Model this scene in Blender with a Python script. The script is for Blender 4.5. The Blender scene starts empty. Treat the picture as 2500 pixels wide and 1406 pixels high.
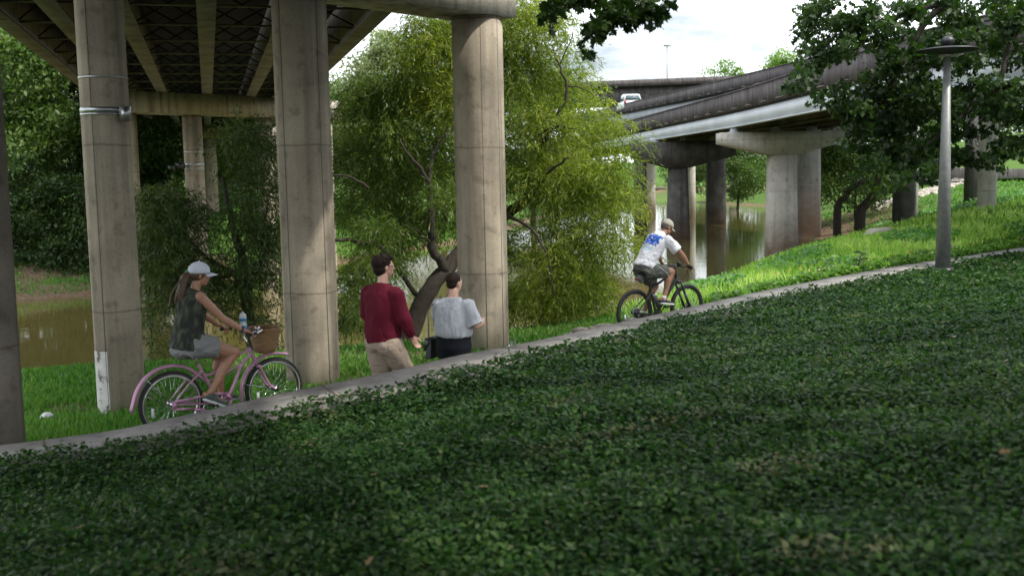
import bpy, math, random
import numpy as np
from mathutils import Vector, Matrix
R = math.radians
rng = np.random.default_rng(7); random.seed(7)
scn = bpy.context.scene
COL = scn.collection

# ---------------------------------------------------------------- camera
FPX, CX, CY, HOR, ROLL, CAMZ = 2600.0, 1250.0, 703.0, 437.0, 0.020, 2.5
PIT = math.atan((CY - HOR) / FPX)
F_ = Vector((0, math.cos(PIT), -math.sin(PIT))); U0 = Vector((0, math.sin(PIT), math.cos(PIT))); R0 = Vector((1, 0, 0))
R_ = R0 * math.cos(ROLL) - U0 * math.sin(ROLL); U_ = U0 * math.cos(ROLL) + R0 * math.sin(ROLL)
cd = bpy.data.cameras.new('camera'); cam = bpy.data.objects.new('camera', cd); COL.objects.link(cam)
cam.matrix_world = Matrix(((R_.x, U_.x, -F_.x, 0), (R_.y, U_.y, -F_.y, 0), (R_.z, U_.z, -F_.z, CAMZ), (0, 0, 0, 1)))
cd.sensor_width = 36; cd.lens = 36 * FPX / 2500; cd.clip_start = 0.05; cd.clip_end = 3000
cd.dof.use_dof = True; cd.dof.focus_distance = 17.0; cd.dof.aperture_fstop = 2.1
scn.camera = cam
def ray(x, y): return F_ + R_ * ((x - CX) / FPX) + U_ * ((CY - y) / FPX)
def at(x, y, Y):
    d = ray(x, y); t = Y / d.y; return Vector((d.x * t, Y, CAMZ + d.z * t))
def onz(x, y, z):
    d = ray(x, y); t = (z - CAMZ) / d.z; return Vector((d.x * t, d.y * t, z))

# ---------------------------------------------------------------- world, sun, exposure
SUN_EL, SUN_AZ = 52.0, 118.0          # azimuth measured clockwise from +Y (view direction)
w = bpy.data.worlds.new("World"); scn.world = w; w.use_nodes = True
nt = w.node_tree; nt.nodes.clear()
def N(nt, t, **k):
    n = nt.nodes.new(t)
    for a, b in k.items(): setattr(n, a, b)
    return n
out = N(nt, 'ShaderNodeOutputWorld'); bg = N(nt, 'ShaderNodeBackground'); sky = N(nt, 'ShaderNodeTexSky')
sky.sky_type = 'NISHITA'; sky.sun_disc = False; sky.sun_elevation = R(SUN_EL); sky.sun_rotation = R(SUN_AZ); sky.dust_density = 2.5
tc = N(nt, 'ShaderNodeTexCoord'); mp = N(nt, 'ShaderNodeMapping'); mp.inputs['Scale'].default_value = (1, 1, 2.6)
no = N(nt, 'ShaderNodeTexNoise'); no.inputs['Scale'].default_value = 2.6; no.inputs['Detail'].default_value = 7; no.inputs['Roughness'].default_value = .55
cr = N(nt, 'ShaderNodeValToRGB'); cr.color_ramp.elements[0].position = .36; cr.color_ramp.elements[1].position = .56
mx = N(nt, 'ShaderNodeMix'); mx.data_type = 'RGBA'; mx.inputs[7].default_value = (20, 20.8, 21.8, 1)
nt.links.new(tc.outputs['Generated'], mp.inputs[0]); nt.links.new(mp.outputs[0], no.inputs['Vector']); nt.links.new(no.outputs['Fac'], cr.inputs[0])
nt.links.new(cr.outputs[0], mx.inputs[0]); nt.links.new(sky.outputs[0], mx.inputs[6]); nt.links.new(mx.outputs[2], bg.inputs[0])
bg.inputs[1].default_value = 0.1; nt.links.new(bg.outputs[0], out.inputs[0])
sd = bpy.data.lights.new('sun', 'SUN'); so = bpy.data.objects.new('sun', sd); COL.objects.link(so)
sd.energy = 3.6; sd.angle = R(1.5); sd.color = (1, .95, .86)
SV = Vector((math.sin(R(SUN_AZ)) * math.cos(R(SUN_EL)), math.cos(R(SUN_AZ)) * math.cos(R(SUN_EL)), math.sin(R(SUN_EL))))
so.rotation_euler = SV.to_track_quat('Z', 'Y').to_euler(); so.location = (0, 0, 60)
vs = scn.view_settings; vs.view_transform = 'Standard'; vs.look = 'None'; vs.gamma = 1; vs.exposure = 0.4; vs.use_curve_mapping = False
scn.cycles.max_bounces = 6; scn.cycles.diffuse_bounces = 3; scn.cycles.transparent_max_bounces = 4
scn.cycles.use_denoising = True; scn.cycles.caustics_reflective = False; scn.cycles.caustics_refractive = False

# ---------------------------------------------------------------- materials
def newmat(name):
    m = bpy.data.materials.new(name); m.use_nodes = True; t = m.node_tree; t.nodes.clear()
    o = N(t, 'ShaderNodeOutputMaterial'); b = N(t, 'ShaderNodeBsdfPrincipled'); t.links.new(b.outputs[0], o.inputs[0]); return m, t, b, o
def ramp(t, stops):
    r = N(t, 'ShaderNodeValToRGB'); e = r.color_ramp.elements
    while len(e) < len(stops): e.new(.5)
    for i, (p, c) in enumerate(stops): e[i].position = p; e[i].color = (*c, 1)
    return r
def noise(t, scale, detail=5, stretch=(1, 1, 1), rough=.55, coord='Object'):
    c = N(t, 'ShaderNodeTexCoord'); mp = N(t, 'ShaderNodeMapping'); mp.inputs['Scale'].default_value = stretch
    n = N(t, 'ShaderNodeTexNoise'); n.inputs['Scale'].default_value = scale; n.inputs['Detail'].default_value = detail; n.inputs['Roughness'].default_value = rough
    t.links.new(c.outputs[coord], mp.inputs[0]); t.links.new(mp.outputs[0], n.inputs['Vector']); return n
def mixc(t, a, b, fac, mode='MIX'):
    m = N(t, 'ShaderNodeMix'); m.data_type = 'RGBA'; m.blend_type = mode
    for i, v in ((0, fac), (6, a), (7, b)):
        if isinstance(v, (int, float)): m.inputs[i].default_value = v
        elif isinstance(v, tuple): m.inputs[i].default_value = (*v, 1)
        else: t.links.new(v, m.inputs[i])
    return m.outputs[2]
def bump(t, b, h, strength=.3, dist=.02):
    bn = N(t, 'ShaderNodeBump'); bn.inputs['Strength'].default_value = strength; bn.inputs['Distance'].default_value = dist
    t.links.new(h, bn.inputs['Height']); t.links.new(bn.outputs[0], b.inputs['Normal'])
def plain(name, col, rough=.6, metal=0, var=.25, scale=18, bmp=.0, spec=.5):
    m, t, b, o = newmat(name); n = noise(t, scale)
    c2 = tuple(v * (1 - var) for v in col)
    r = ramp(t, [(.3, c2), (.7, col)]); t.links.new(n.outputs['Fac'], r.inputs[0]); t.links.new(r.outputs[0], b.inputs['Base Color'])
    b.inputs['Roughness'].default_value = rough; b.inputs['Metallic'].default_value = metal; b.inputs['Specular IOR Level'].default_value = spec
    if bmp: bump(t, b, n.outputs['Fac'], bmp, .01)
    return m
def concrete(name, light, dark, stain=(.05, .045, .04), streak=.45, joints=0, low=None, sc=1.0):
    m, t, b, o = newmat(name)
    n1 = noise(t, 1.3 * sc, 6); n2 = noise(t, 3.2 * sc, 6, (1.5, 1.5, .06)); n3 = noise(t, 34 * sc, 4)
    r = ramp(t, [(.35, dark), (.65, light)]); t.links.new(n1.outputs['Fac'], r.inputs[0])
    rs = ramp(t, [(.46, (0, 0, 0)), (.66, (streak,) * 3)]); t.links.new(n2.outputs['Fac'], rs.inputs[0])
    c = mixc(t, r.outputs[0], stain, rs.outputs[0])
    rp = ramp(t, [(.34, (.80,) * 3), (.50, (1, 1, 1))]); t.links.new(n3.outputs['Fac'], rp.inputs[0])
    c = mixc(t, c, rp.outputs[0], .7, 'MULTIPLY')
    n4 = noise(t, 5.5 * sc, 3); rq = ramp(t, [(.56, (1, 1, 1)), (.68, (.55, .53, .5))]); t.links.new(n4.outputs['Fac'], rq.inputs[0])
    c = mixc(t, c, rq.outputs[0], .6, 'MULTIPLY')
    if joints:
        g = N(t, 'ShaderNodeNewGeometry'); s = N(t, 'ShaderNodeSeparateXYZ'); t.links.new(g.outputs['Position'], s.inputs[0])
        a = N(t, 'ShaderNodeMath', operation='MODULO'); a.inputs[1].default_value = joints
        ad = N(t, 'ShaderNodeMath', operation='ADD'); ad.inputs[1].default_value = 10.35
        t.links.new(s.outputs['Z'], ad.inputs[0]); t.links.new(ad.outputs[0], a.inputs[0])
        wob = noise(t, 3, 3); wm = N(t, 'ShaderNodeMath', operation='MULTIPLY'); wm.inputs[1].default_value = .06; t.links.new(wob.outputs['Fac'], wm.inputs[0])
        a2 = N(t, 'ShaderNodeMath', operation='ADD'); t.links.new(a.outputs[0], a2.inputs[0]); t.links.new(wm.outputs[0], a2.inputs[1])
        rj = ramp(t, [(0, (1, 1, 1)), (.040, (1, 1, 1)), (.052, (.45, .42, .4)), (.075, (1, 1, 1))]); t.links.new(a2.outputs[0], rj.inputs[0])
        c = mixc(t, c, rj.outputs[0], .8, 'MULTIPLY')
    if low:      # tide / splash staining near the foot of the thing
        g = N(t, 'ShaderNodeNewGeometry'); s = N(t, 'ShaderNodeSeparateXYZ'); t.links.new(g.outputs['Position'], s.inputs[0])
        mr = N(t, 'ShaderNodeMapRange'); mr.inputs[1].default_value = low[0]; mr.inputs[2].default_value = low[1]; mr.inputs[3].default_value = 1; mr.inputs[4].default_value = 0
        nn = noise(t, 2, 4); mm = N(t, 'ShaderNodeMath', operation='MULTIPLY'); t.links.new(s.outputs['Z'], mr.inputs[0]); t.links.new(mr.outputs[0], mm.inputs[0]); t.links.new(nn.outputs['Fac'], mm.inputs[1])
        m2 = N(t, 'ShaderNodeMath', operation='MULTIPLY'); m2.inputs[1].default_value = 1.5; t.links.new(mm.outputs[0], m2.inputs[0])
        c = mixc(t, c, low[2], m2.outputs[0])
    t.links.new(c, b.inputs['Base Color']); b.inputs['Roughness'].default_value = .88; b.inputs['Specular IOR Level'].default_value = .25
    bump(t, b, n3.outputs['Fac'], .25, .01)
    return m
def leafmat(name, cols, transl=.35, rough=.45, spec=.35):
    m, t, b, o = newmat(name)
    a = N(t, 'ShaderNodeAttribute', attribute_name='rnd'); k = len(cols)
    r = ramp(t, [(i / (k - 1), c) for i, c in enumerate(cols)]); t.links.new(a.outputs['Fac'], r.inputs[0])
    t.links.new(r.outputs[0], b.inputs['Base Color']); b.inputs['Roughness'].default_value = rough; b.inputs['Specular IOR Level'].default_value = spec
    tr = N(t, 'ShaderNodeBsdfTranslucent'); g = mixc(t, r.outputs[0], (1.0, 1.25, .45), 1.0, 'MULTIPLY'); g2 = mixc(t, g, (1.7,) * 3, 1.0, 'MULTIPLY')
    t.links.new(g2, tr.inputs[0]); ms = N(t, 'ShaderNodeMixShader'); ms.inputs[0].default_value = transl
    t.links.new(b.outputs[0], ms.inputs[1]); t.links.new(tr.outputs[0], ms.inputs[2]); t.links.new(ms.outputs[0], o.inputs[0]); return m
def fabric(name, col, var=.15, sc=7, dist=.03, st=.6, rough=.9, stretch=(1, 1, .45)):
    m, t, b, o = newmat(name); n = noise(t, sc, 3, stretch); n2 = noise(t, 160, 2)
    c = ramp(t, [(.3, tuple(v * (1 - var) for v in col)), (.7, col)]); t.links.new(n2.outputs['Fac'], c.inputs[0]); t.links.new(c.outputs[0], b.inputs['Base Color'])
    b.inputs['Roughness'].default_value = rough; b.inputs['Specular IOR Level'].default_value = .2; bump(t, b, n.outputs['Fac'], st, dist); return m

MAT = {}
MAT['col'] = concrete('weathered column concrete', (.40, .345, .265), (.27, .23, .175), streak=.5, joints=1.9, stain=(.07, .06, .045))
MAT['pier2'] = concrete('cool grey tapered column', (.36, .355, .34), (.25, .245, .235), streak=.2, joints=2.4, low=(-1.6, 2.4, (.26, .15, .09)))
MAT['shadecol'] = concrete('column concrete darkened for shade', (.20, .175, .145), (.12, .105, .085), streak=.5, joints=1.9)  # surrounding shade put into the colour of the left edge column
MAT['cap'] = concrete('pier cap concrete', (.46, .42, .35), (.32, .29, .24), streak=.6)
MAT['pier'] = concrete('river pier concrete', (.58, .55, .49), (.44, .42, .375), streak=.2, joints=2.4, low=(-1.4, .6, (.20, .12, .07)))
MAT['darkpier'] = concrete('dark pier concrete', (.13, .125, .12), (.055, .053, .05), streak=.7, low=(-1.4, .2, (.10, .065, .04)))  # dark tone holds the bridge shade on the river pier
MAT['parapet'] = concrete('weathered grey parapet', (.105, .09, .092), (.055, .048, .05), stain=(.22, .21, .2), streak=.35, sc=.8)
MAT['girder'] = plain('pale painted steel', (.58, .62, .65), .5, 0, .22, .6)
MAT['oldgirder'] = plain('grey painted steel', (.30, .33, .35), .6, 0, .3, .5)
MAT['flange'] = concrete('grey girder flange', (.22, .215, .20), (.13, .125, .115), streak=.3)  # plain grey, paler than the soffit and bracing
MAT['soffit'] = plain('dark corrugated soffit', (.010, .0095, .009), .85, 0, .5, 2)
MAT['sidewalk'] = concrete('broomed path concrete', (.33, .31, .29), (.21, .20, .185), streak=.25, sc=1.6)
MAT['road'] = concrete('pale concrete road', (.42, .41, .40), (.33, .32, .31), streak=.1, sc=.4)
MAT['wall'] = concrete('retaining wall concrete', (.25, .22, .20), (.15, .135, .12), streak=.6)
MAT['steel'] = plain('brushed steel band', (.45, .46, .47), .35, .9, .3, 30)
MAT['darksteel'] = plain('dark grey metal', (.07, .072, .075), .45, .6, .3, 20)
MAT['bark'] = plain('grey brown bark', (.05, .040, .030), .95, 0, .6, 9, .9)
MAT['rock'] = plain('pale limestone rock', (.50, .45, .38), .9, 0, .45, 4, .8)
MAT['soil'] = plain('brown soil', (.15, .10, .065), .95, 0, .5, 3, .6)

# ---------------------------------------------------------------- mesh builder
OFF = {}
def tag(o, label=None, cat=None, group=None, kind=None):
    if label: o['label'] = label
    if cat: o['category'] = cat
    if group: o['group'] = group
    if kind: o['kind'] = kind
    return o
def empty(name, loc, label=None, cat=None, group=None, rz=0, local=False):
    o = bpy.data.objects.new(name, None); COL.objects.link(o); o.location = loc; o.rotation_euler = (0, 0, rz); o.empty_display_size = .2
    OFF[o.name] = Vector((0, 0, 0)) if local else Vector(loc); tag(o, label, cat, group); return o
def npmesh(name, V, sizes, idx, mat, parent=None, smooth=False, attr=None):
    me = bpy.data.meshes.new(name); V = np.asarray(V, dtype=np.float32)
    if parent is not None: V = V - np.array(OFF[parent.name], dtype=np.float32)
    sizes = np.asarray(sizes, dtype=np.int32); idx = np.asarray(idx, dtype=np.int32)
    me.vertices.add(len(V)); me.vertices.foreach_set('co', V.ravel())
    me.loops.add(len(idx)); me.loops.foreach_set('vertex_index', idx)
    me.polygons.add(len(sizes)); st = np.zeros(len(sizes), dtype=np.int32); st[1:] = np.cumsum(sizes)[:-1]
    me.polygons.foreach_set('loop_start', st)
    me.update(calc_edges=True)
    if attr is not None:
        for k, (dom, arr) in attr.items():
            a = me.attributes.new(k, 'FLOAT', dom); a.data.foreach_set('value', np.asarray(arr, dtype=np.float32))
    if smooth: me.polygons.foreach_set('use_smooth', np.ones(len(sizes), dtype=bool))
    if mat: me.materials.append(mat if not isinstance(mat, str) else MAT[mat])
    o = bpy.data.objects.new(name, me); COL.objects.link(o)
    if parent is not None: o.parent = parent; OFF[o.name] = OFF[parent.name]
    else: OFF[o.name] = Vector((0, 0, 0))
    return o
def frame(d):
    d = d.normalized(); a = Vector((0, 0, 1)) if abs(d.z) < .95 else Vector((1, 0, 0))
    u = d.cross(a).normalized(); return u, u.cross(d).normalized()
class MB:
    def __init__(s): s.v = []; s.f = []
    def add(s, vs, fs):
        b = len(s.v); s.v += [tuple(v) for v in vs]; s.f += [tuple(i + b for i in f) for f in fs]; return s
    def hull8(s, p): # p: 4 bottom ccw, 4 top
        return s.add(p, [(3, 2, 1, 0), (4, 5, 6, 7), (0, 1, 5, 4), (1, 2, 6, 5), (2, 3, 7, 6), (3, 0, 4, 7)])
    def box(s, c, h, rz=0, ax=None):
        c = Vector(c)
        if ax is None: u = Vector((math.cos(rz), math.sin(rz), 0)); v = Vector((-u.y, u.x, 0)); n = Vector((0, 0, 1))
        else: u, v, n = ax
        q = []
        for k in (-1, 1):
            for a, b in ((-1, -1), (1, -1), (1, 1), (-1, 1)): q.append(c + u * (a * h[0]) + v * (b * h[1]) + n * (k * h[2]))
        return s.hull8(q)
    def rings(s, rs, cap=True):
        b = len(s.v); n = len(rs[0]); fs = []
        for r in rs: s.v += [tuple(p) for p in r]
        for i in range(len(rs) - 1):
            for j in range(n):
                k = (j + 1) % n; fs.append((b + i * n + j, b + i * n + k, b + (i + 1) * n + k, b + (i + 1) * n + j))
        if cap: fs.append(tuple(b + j for j in range(n))[::-1]); fs.append(tuple(b + (len(rs) - 1) * n + j for j in range(n)))
        s.f += fs; return s
    def cyl(s, p0, p1, r0, r1=None, n=16):
        p0, p1 = Vector(p0), Vector(p1); r1 = r0 if r1 is None else r1; u, v = frame(p1 - p0)
        return s.rings([[p + u * (r * math.cos(a)) + v * (r * math.sin(a)) for a in [2 * math.pi * j / n for j in range(n)]] for p, r in ((p0, r0), (p1, r1))])
    def tube(s, pts, rad, n=10, flat=None, side=None):
        pts = [Vector(p) for p in pts]; m = len(pts)
        if not hasattr(rad, '__len__'): rad = [rad] * m
        rs = []; u = None
        for i, p in enumerate(pts):
            d = (pts[min(i + 1, m - 1)] - pts[max(i - 1, 0)]).normalized()
            if side is not None: u = (Vector(side) - d * Vector(side).dot(d)).normalized()
            elif u is None: u, _ = frame(d)
            else: u = (u - d * u.dot(d)).normalized()
            v = d.cross(u); r = rad[i]; ra, rb = (r if hasattr(r, '__len__') else (r, r * (flat or 1)))
            rs.append([p + u * (ra * math.cos(a)) + v * (rb * math.sin(a)) for a in [2 * math.pi * j / n for j in range(n)]])
        return s.rings(rs)
    def ball(s, c, r, n=14, m=9, ax=None):
        c = Vector(c); r = r if hasattr(r, '__len__') else (r, r, r); X, Y, Z = ax or (Vector((1, 0, 0)), Vector((0, 1, 0)), Vector((0, 0, 1)))
        rs = []
        for i in range(1, m):
            th = math.pi * i / m; rs.append([c + X * (r[0] * math.sin(th) * math.cos(a)) + Y * (r[1] * math.sin(th) * math.sin(a)) - Z * (r[2] * math.cos(th)) for a in [2 * math.pi * j / n for j in range(n)]])
        s.rings(rs, False); b = len(s.v) - n * (m - 1)
        s.v += [tuple(c - Z * r[2]), tuple(c + Z * r[2])]; k = len(s.v)
        for j in range(n):
            q = (j + 1) % n; s.f.append((k - 2, b + q, b + j)); s.f.append((k - 1, b + (m - 2) * n + j, b + (m - 2) * n + q))
        return s
    def cone(s, pts, rad, n=12):   # tapered limb with rounded ends and joints
        s.tube(pts, rad, n)
        for p, r in zip(pts, rad): s.ball(p, r if not hasattr(r, '__len__') else min(r), n, 8)
        return s
    def torus(s, c, ax, Rr, r, n=40, k=8, a0=0, a1=2 * math.pi, flat=1, start=None):
        c = Vector(c); ax = Vector(ax).normalized(); u, v = frame(ax)
        if start is not None: u = (Vector(start) - ax * Vector(start).dot(ax)).normalized(); v = ax.cross(u)
        full = abs(a1 - a0 - 2 * math.pi) < 1e-6; cnt = n if full else n + 1; rs = []
        for i in range(cnt):
            a = a0 + (a1 - a0) * i / n; d = u * math.cos(a) + v * math.sin(a)
            rs.append([c + d * (Rr + r * math.cos(b)) + ax * (r * flat * math.sin(b)) for b in [2 * math.pi * j / k for j in range(k)]])
        if full: rs.append(rs[0])
        return s.rings(rs, not full)
    def build(s, name, mat, parent=None, label=None, smooth=False, kind=None):
        o = npmesh(name, s.v, [len(f) for f in s.f], [i for f in s.f for i in f], mat, parent, smooth)
        if label: o['label'] = label
        if kind: o['kind'] = kind
        return o
def remesh(mb, name, mat, parent, voxel=.009, smooth=3, label=None, fold=0, fs=(9, 9, 3.5)):
    o = mb.build(name, mat, parent); m = o.modifiers.new('r', 'REMESH'); m.mode = 'VOXEL'; m.voxel_size = voxel; m.use_smooth_shade = True
    if smooth: q = o.modifiers.new('s', 'SMOOTH'); q.factor = .5; q.iterations = smooth
    dg = bpy.context.evaluated_depsgraph_get(); dg.update(); me = bpy.data.meshes.new_from_object(o.evaluated_get(dg), depsgraph=dg)
    if fold:
        n_ = len(me.vertices); co = np.empty(n_ * 3, np.float32); me.vertices.foreach_get('co', co); co = co.reshape(-1, 3); nr = np.array([v.normal[:] for v in me.vertices]); from mathutils import noise as mn
        q = np.array([mn.fractal(Vector((c[0] * fs[0], c[1] * fs[1], c[2] * fs[2])), 1.0, 2.0, 3) for c in co]); q = np.abs(q) - .25; co = co + nr * (q * fold)[:, None]; me.vertices.foreach_set('co', co.astype(np.float32).ravel()); me.update()
    o.modifiers.clear(); old = o.data; o.data = me; bpy.data.meshes.remove(old); me.name = name
    me.polygons.foreach_set('use_smooth', np.ones(len(me.polygons), dtype=bool))
    if not me.materials: me.materials.append(mat if not isinstance(mat, str) else MAT[mat])
    if label: o['label'] = label
    return o
def fixn(o):
    import bmesh
    b = bmesh.new(); b.from_mesh(o.data); bmesh.ops.recalc_face_normals(b, faces=b.faces); b.to_mesh(o.data); b.free(); return o
def unit(a): return a / np.maximum(np.linalg.norm(a, axis=1, keepdims=True), 1e-9)
LEAF = {'diamond': [(0, 0), (.45, .5), (1, 0), (.45, -.5)],
        'ovate': [(0, 0), (.25, .42), (.6, .42), (1, 0), (.6, -.42), (.25, -.42)],
        'oak': [(0, .03), (.16, .10), (.24, .38), (.36, .14), (.46, .16), (.56, .50), (.66, .20), (.78, .26), (.84, .10), (1, 0), (.84, -.10), (.78, -.30), (.66, -.18), (.56, -.46), (.46, -.14), (.36, -.16), (.26, -.40), (.16, -.08), (0, -.03)]}
def leaves(name, C, D, Nn, L, Wd, mat, parent=None, shape='diamond', rnd=None, fold=.12):
    T = np.array(LEAF[shape]); k = len(T); n = len(C)
    D = unit(D); S = unit(np.cross(D, Nn)); Q = np.cross(S, D)
    L = np.broadcast_to(L, (n,)); Wd = np.broadcast_to(Wd, (n,))
    V = C[:, None, :] + D[:, None, :] * (T[None, :, 0:1] * L[:, None, None]) + S[:, None, :] * (T[None, :, 1:2] * Wd[:, None, None]) \
        + Q[:, None, :] * ((np.abs(T[None, :, 1:2]) * fold * 2 - T[None, :, 0:1] ** 2 * .18) * Wd[:, None, None])
    rnd = rng.random(n) if rnd is None else rnd
    return npmesh(name, V.reshape(-1, 3), np.full(n, k), np.arange(n * k), mat, parent, False, {'rnd': ('FACE', rnd)})

# ---------------------------------------------------------------- terrain
def tps(P):
    P = np.array(P, float); X = P[:, :2] / 20; n = len(P)
    d = np.linalg.norm(X[:, None] - X[None], axis=2); K = np.where(d > 0, d * d * np.log(d + 1e-12), 0) + np.eye(n) * 1e-4
    A = np.zeros((n + 3, n + 3)); A[:n, :n] = K; A[:n, n] = 1; A[:n, n + 1:] = X; A[n, :n] = 1; A[n + 1:, :n] = X.T
    c = np.linalg.solve(A, np.concatenate([P[:, 2], [0, 0, 0]]))
    def f(x, y):
        o = np.zeros(x.shape); x = x / 20; y = y / 20
        for i in range(n):
            d2 = (x - X[i, 0]) ** 2 + (y - X[i, 1]) ** 2; o += c[i] * np.where(d2 > 0, .5 * d2 * np.log(d2 + 1e-18), 0)
        return o + c[n] + c[n + 1] * x + c[n + 2] * y
    return f
EDGE = [(-30, -6, .2), (-14, 3.6, .22), (-8, 7.5, .24), (-4.2, 9.3, .24), (-3.28, 10.0, .26), (-2.4, 10.6, .35), (-1.31, 11.15, .46), (-.64, 11.85, .5), (.26, 13.2, .44), (1.79, 15.6, .37), (2.85, 17.0, .36),
        (4.97, 19.7, .36), (8.5, 23.3, .40), (13.4, 27.9, .42), (21, 35, .6), (34, 47, 1.3), (60, 70, 2.5), (150, 150, 6)]
def densify(P, k=8):
    P = np.array(P, float); o = []
    for i in range(len(P) - 1):
        p0, p1, p2, p3 = P[max(i - 1, 0)], P[i], P[i + 1], P[min(i + 2, len(P) - 1)]
        for t in np.arange(k) / k:
            o.append(.5 * ((2 * p1) + (-p0 + p2) * t + (2 * p0 - 5 * p1 + 4 * p2 - p3) * t * t + (-p0 + 3 * p1 - 3 * p2 + p3) * t ** 3))
    o.append(P[-1]); return np.array(o)
ED = densify(EDGE, 8)
def sdist(x, y, P=ED):   # >0 beyond the path's far edge (away from the camera side)
    best = np.full(x.shape, 1e18); sg = np.ones(x.shape)
    for i in range(len(P) - 1):
        ax, ay = P[i, 0], P[i, 1]; dx, dy = P[i + 1, 0] - ax, P[i + 1, 1] - ay; L2 = dx * dx + dy * dy
        t = np.clip(((x - ax) * dx + (y - ay) * dy) / L2, 0, 1); ex, ey = x - ax - t * dx, y - ay - t * dy; d = ex * ex + ey * ey
        s = dx * ey - dy * ex; m = d < best; best = np.where(m, d, best); sg = np.where(m, np.sign(s), sg)
    return np.sqrt(best) * sg
A_pts = [(e[0], e[1], e[2]) for e in EDGE] + [(e[0] + 1.2, e[1] - 1.5, e[2]) for e in EDGE[2:14]] + \
    [(0, 0, .95), (-3, 0, .75), (-8, 1, .45), (0, 4, .92), (-3, 4.5, .68), (4, 5, 1.12), (8, 6, 1.2), (0, 8, .72), (3.5, 10, .75), (6, 13, .75), (10, 18, .72), (15, 22, .78),
     (-20, -12, .4), (20, 0, 2.2), (10, -12, 1.8), (34, 20, 2.2), (70, 40, 4), (60, -60, 4), (-60, -60, 1), (0, -300, 4), (300, 0, 12), (300, 150, 14), (-200, -200, 2), (300, -300, 14)]
NS = [(-80, 14), (-30, 17), (-16, 19), (-9, 20.8), (-4.5, 21.6), (0, 24), (2.3, 27.5), (6, 33.5), (9.6, 43), (12.8, 51), (17.5, 62), (28, 100), (52, 170), (84, 290)]
FS = [(-120, 24), (-40, 31), (-16, 36.5), (-11, 42), (-8, 50), (-5, 60), (0, 80), (8, 118), (22, 190), (38, 270), (60, 296)]
B_pts = [(-30, -5, 0), (-14, 4.5, 0), (-6, 9.8, 0), (-3, 11.3, 0), (-1.4, 11.62, -.13), (-.69, 12.6, -.24), (-.2, 13.3, -.2), (1.2, 14.8, -.05), (2, 16.9, 0), (3.1, 17.8, .02), (5, 20.5, .28), (8.3, 24, .36), (13, 28.6, .42), (21, 36, .6), (34, 48, 1.3), (60, 71, 2.5), (150, 152, 6),
         (-4.7, 12.6, -.12), (-2.67, 14.2, -.12), (-.45, 16.6, -.14), (-8, 16, -.35), (-4, 18, -.4), (0, 20.5, -.5), (4, 25, -.35), (8, 33, -.3), (12, 42, -.45),
         (15.6, 45, -.17), (19.2, 52, -.3), (17.9, 40, .95), (20.2, 50, .55), (23.8, 70, .2), (33, 79, 1.6), (33.4, 88, 1.75), (33.6, 70, 1.8), (33, 60, 1.7), (24, 42, 1.2),
         (40, 85, 3.0), (46, 105, 4.5), (60, 100, 5.5), (90, 150, 9), (45, 140, 3.5), (60, 200, 3), (100, 300, 4), (200, 300, 10), (250, 180, 12), (100, 600, 6), (600, 600, 20)]
B_pts += [(x, y, -1.35) for x, y in NS] + [(x, y, -1.35) for x, y in FS]
B_pts += [(-60, 23, -2.4), (-20, 27, -2.6), (-11, 29, -2.6), (-5, 33, -2.7), (0, 42, -2.7), (4, 58, -2.7), (10, 85, -2.7), (22, 130, -2.7), (42, 215, -2.7), (58, 265, -2.5)]
B_pts += [(-120, 29, -.2), (-40, 35, -.3), (-18, 40, -.2), (-14, 46, -.1), (-12, 54, .1), (-9, 64, .3), (-6, 84, .5), (2, 124, 1), (14, 194, 1.5), (34, 284, 2), (70, 320, 3), (-60, 60, 3), (-30, 60, 1.8), (-25, 80, 2.5), (-30, 120, 4), (-100, 100, 6), (-100, 300, 8), (0, 300, 4), (0, 600, 6), (-400, 100, 10), (-500, 600, 14)]
fA, fB = tps(A_pts), tps(B_pts)
def gz(x, y):
    x = np.asarray(x, float); y = np.asarray(y, float)
    s = sdist(x, y); t = np.clip((s + .02) / .30, 0, 1); t = t * t * (3 - 2 * t)
    a = fA(x, y); b = fB(x, y)
    near = np.clip(1 - np.hypot(x, y - 10) / 60, 0, 1)
    n = .03 * np.sin(x * 1.7 + np.sin(y * 1.3)) * np.sin(y * 1.9 + .7 * x) * near
    wd_s = .58 + .06 * np.clip((3 - x) / 6, 0, 1) + .30 * np.clip((x - 3) / 4, 0, 1)
    lip = .06 * np.clip((-s - wd_s) / .18, 0, 1) * np.exp(-np.clip(-s - wd_s - .2, 0, 99) / 1.6)
    return (a + lip) * (1 - t) + (b + n) * t + n * (1 - t) * np.clip((-s - 2.2), 0, 1)
def g1(x, y): return float(gz(np.array([x]), np.array([y]))[0])
def onground(x, y, Ymax=400):      # where the pixel ray meets the terrain
    d = ray(x, y); Y = np.exp(np.linspace(math.log(3), math.log(Ymax), 900)); X = d.x / d.y * Y; Z = CAMZ + d.z / d.y * Y
    h = Z - gz(X, Y); i = np.argmax(h < 0); return Vector((X[i], Y[i], float(gz(X[i:i + 1], Y[i:i + 1])[0])))
def axisgrid(lo, hi, d, far, g=1.22):
    a = list(np.arange(lo, hi + d / 2, d)); s = d; x = a[-1]
    while x < far: s = min(s * g, far * .08); x += s; a.append(x)
    s = d; x = a[0]; b = []
    while x > -far: s = min(s * g, far * .08); x -= s; b.append(x)
    return np.array(b[::-1] + a)
gx, gy = axisgrid(-12, 22, .22, 700, 1.07), axisgrid(-2, 40, .22, 700, 1.06)
GX, GY = np.meshgrid(gx, gy); GZ = gz(GX, GY) - .012
SD = sdist(GX, GY)
nx, ny = len(gx), len(gy); I = np.arange(nx * ny).reshape(ny, nx)
quads = np.stack([I[:-1, :-1], I[:-1, 1:], I[1:, 1:], I[1:, :-1]], -1).reshape(-1, 4)
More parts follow.
